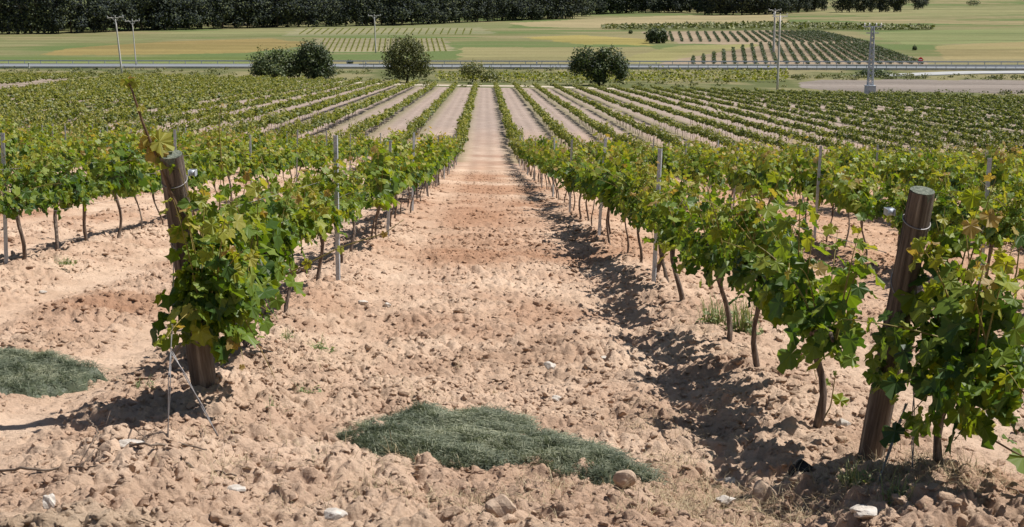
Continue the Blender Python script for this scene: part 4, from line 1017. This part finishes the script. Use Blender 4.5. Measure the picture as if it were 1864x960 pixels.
# ------------------------------------------------------------------ poles and pylon
def pole(base_px, top_y, label, rad=.16, lean=0.0, style='cross', rz=0.0):
    p = at(*base_px); k = px_m(p); H = (base_px[1] - top_y) / k * 1.0
    root = empty('utility_pole', tuple(p), label, 'utility pole', 'utility poles across the valley', rz); root.rotation_euler = (0, lean, rz)
    m_ = MB(); tube(m_, np.stack([0 * np.linspace(0, 1, 6), 0 * np.linspace(0, 1, 6), np.linspace(-.5, H, 6)], -1), rad * np.linspace(1.2, .75, 6), 10); m_.obj('shaft', M['concrete'], root, True)
    c = MB(); hw = 1.5
    if style == 'vee':
        tube(c, [[-hw, 0, H + .25], [-.7, 0, H + .35], [0, 0, H - .5]], [.07, .07, .09], 5); tube(c, [[hw, 0, H + .25], [.7, 0, H + .35], [0, 0, H - .5]], [.07, .07, .09], 5); tube(c, [[-hw, 0, H + .22], [hw, 0, H + .22]], .06, 5)
    else:
        box(c, (-hw, -.08, H - .25), (hw, .08, H - .08)); tube(c, [[-.8, 0, H - .2], [0, 0, H - 1.1]], .05, 4); tube(c, [[.8, 0, H - .2], [0, 0, H - 1.1]], .05, 4)
    c.obj('crossarm', M['concrete'], root)
    for x in (-hw * .93, 0, hw * .93):
        s = MB(); zt = H + (.3 if style == 'vee' else -.05)
        for q in range(3): tube(s, [[x, 0, zt + q * .13], [x, 0, zt + .07 + q * .13]], [.11, .06], 8)
        s.obj('insulator', M['white'], root, True)
    return root, H
pole((222, 134), 36, 'pale pole with a vee-shaped top standing left beyond the vines', .16, -.07, 'vee')
pole((248, 122), 42, 'thin pale pole just behind and right of the leaning left pole', .11, -.04, 'vee')
pole((684, 97), 32, 'small pale pole in the field above the olive-green tree', .16, -.02, 'vee')
pole((1415, 163), 30, 'tall pale pole at the far edge of the vines, front one of two', .17, .006, 'cross', .5)
pole((1408, 100), 22, 'dark distant pole right behind the tall pale one', .26, 0, 'vee')
def pylon():
    p = at(1583, 178); k = px_m(p); H = (178 - 50) / k
    root = empty('lattice_pylon', tuple(p), 'steel lattice pylon with a grey box at its foot, right side', 'pylon')
    m_ = MB(); wb, wt = .42, .18
    def cw(z): return wb + (wt - wb) * z / H
    cs = [(-1, -1), (1, -1), (1, 1), (-1, 1)]
    for sx, sy in cs: tube(m_, [[sx * wb, sy * wb, -.3], [sx * wt, sy * wt, H]], .065, 4)
    nz = 13; zz = np.linspace(0, H, nz + 1)
    for a, b in zip(zz[:-1], zz[1:]):
        for i in range(4):
            s, t = cs[i], cs[(i + 1) % 4]; tube(m_, [[s[0] * cw(a), s[1] * cw(a), a], [t[0] * cw(b), t[1] * cw(b), b]], .04, 4); tube(m_, [[t[0] * cw(a), t[1] * cw(a), a], [s[0] * cw(b), s[1] * cw(b), b]], .04, 4)
    m_.obj('lattice', M['steel'], root)
    for z, hw in ((H - .1, 1.3), (H - 1.0, .9)):
        c = MB(); box(c, (-hw, -.08, z), (hw, .08, z + .14)); c.obj('crossarm', M['steel'], root)
    for x in (-1.2, -.5, .5, 1.2):
        s = MB(); tube(s, [[x, 0, H + .05], [x, 0, H + .5]], [.12, .07], 8); s.obj('insulator', M['white'], root, True)
    c = MB(); box(c, (-.66, -.75, .0), (.66, .66, 1.7)); box(c, (-.72, -.80, 1.7), (.72, .72, 1.78)); cb = c.obj('cabinet', M['cabinet'], root)
    d = MB(); box(d, (-.5, -.775, .15), (.5, -.755, 1.55)); d.obj('door', M['steel'], cb)
    f = MB(); box(f, (-.95, -1.0, -.3), (.95, .95, .08)); f.obj('footing', M['concrete'], root)
pylon()
# red round road sign across the road, white marker posts
p = at(1675, 121); k = px_m(p); root = empty('road_sign', tuple(p), 'red round road sign on a post beside the far verge of the road', 'road sign')
m_ = MB(); tube(m_, [[0, 0, 0], [0, 0, 1.9]], .04, 8); m_.obj('sign_post', M['steel'], root)
m_ = MB(); tube(m_, [[0, -.06, 1.35], [0, -.03, 1.35]], .48, 24); m_.obj('sign_plate', M['red'], root)
m_ = MB(); box(m_, (-.32, -.068, 1.27), (.32, -.062, 1.43)); m_.obj('sign_bar', M['white'], root)
for px, py, lab in ((53, 125, 'white roadside marker post at the far left'), (666, 124, 'white roadside marker post left of the olive-green tree'), (977, 123, 'white roadside marker post between the bushes and the two-humped tree')):
    p = at(px, py); root = empty('marker_post', tuple(p), lab, 'marker post', 'white roadside marker posts')
    m_ = MB(); box(m_, (-.12, -.08, 0), (.12, .08, 1.15)); m_.obj('post', M['white'], root)
    m_ = MB(); box(m_, (-.125, -.085, .85), (.125, .085, .98)); m_.obj('reflector_band', M['stone_dark'], root)
print('vines', len(VINES), 'stakes', ns, 'objs', len(bpy.data.objects))
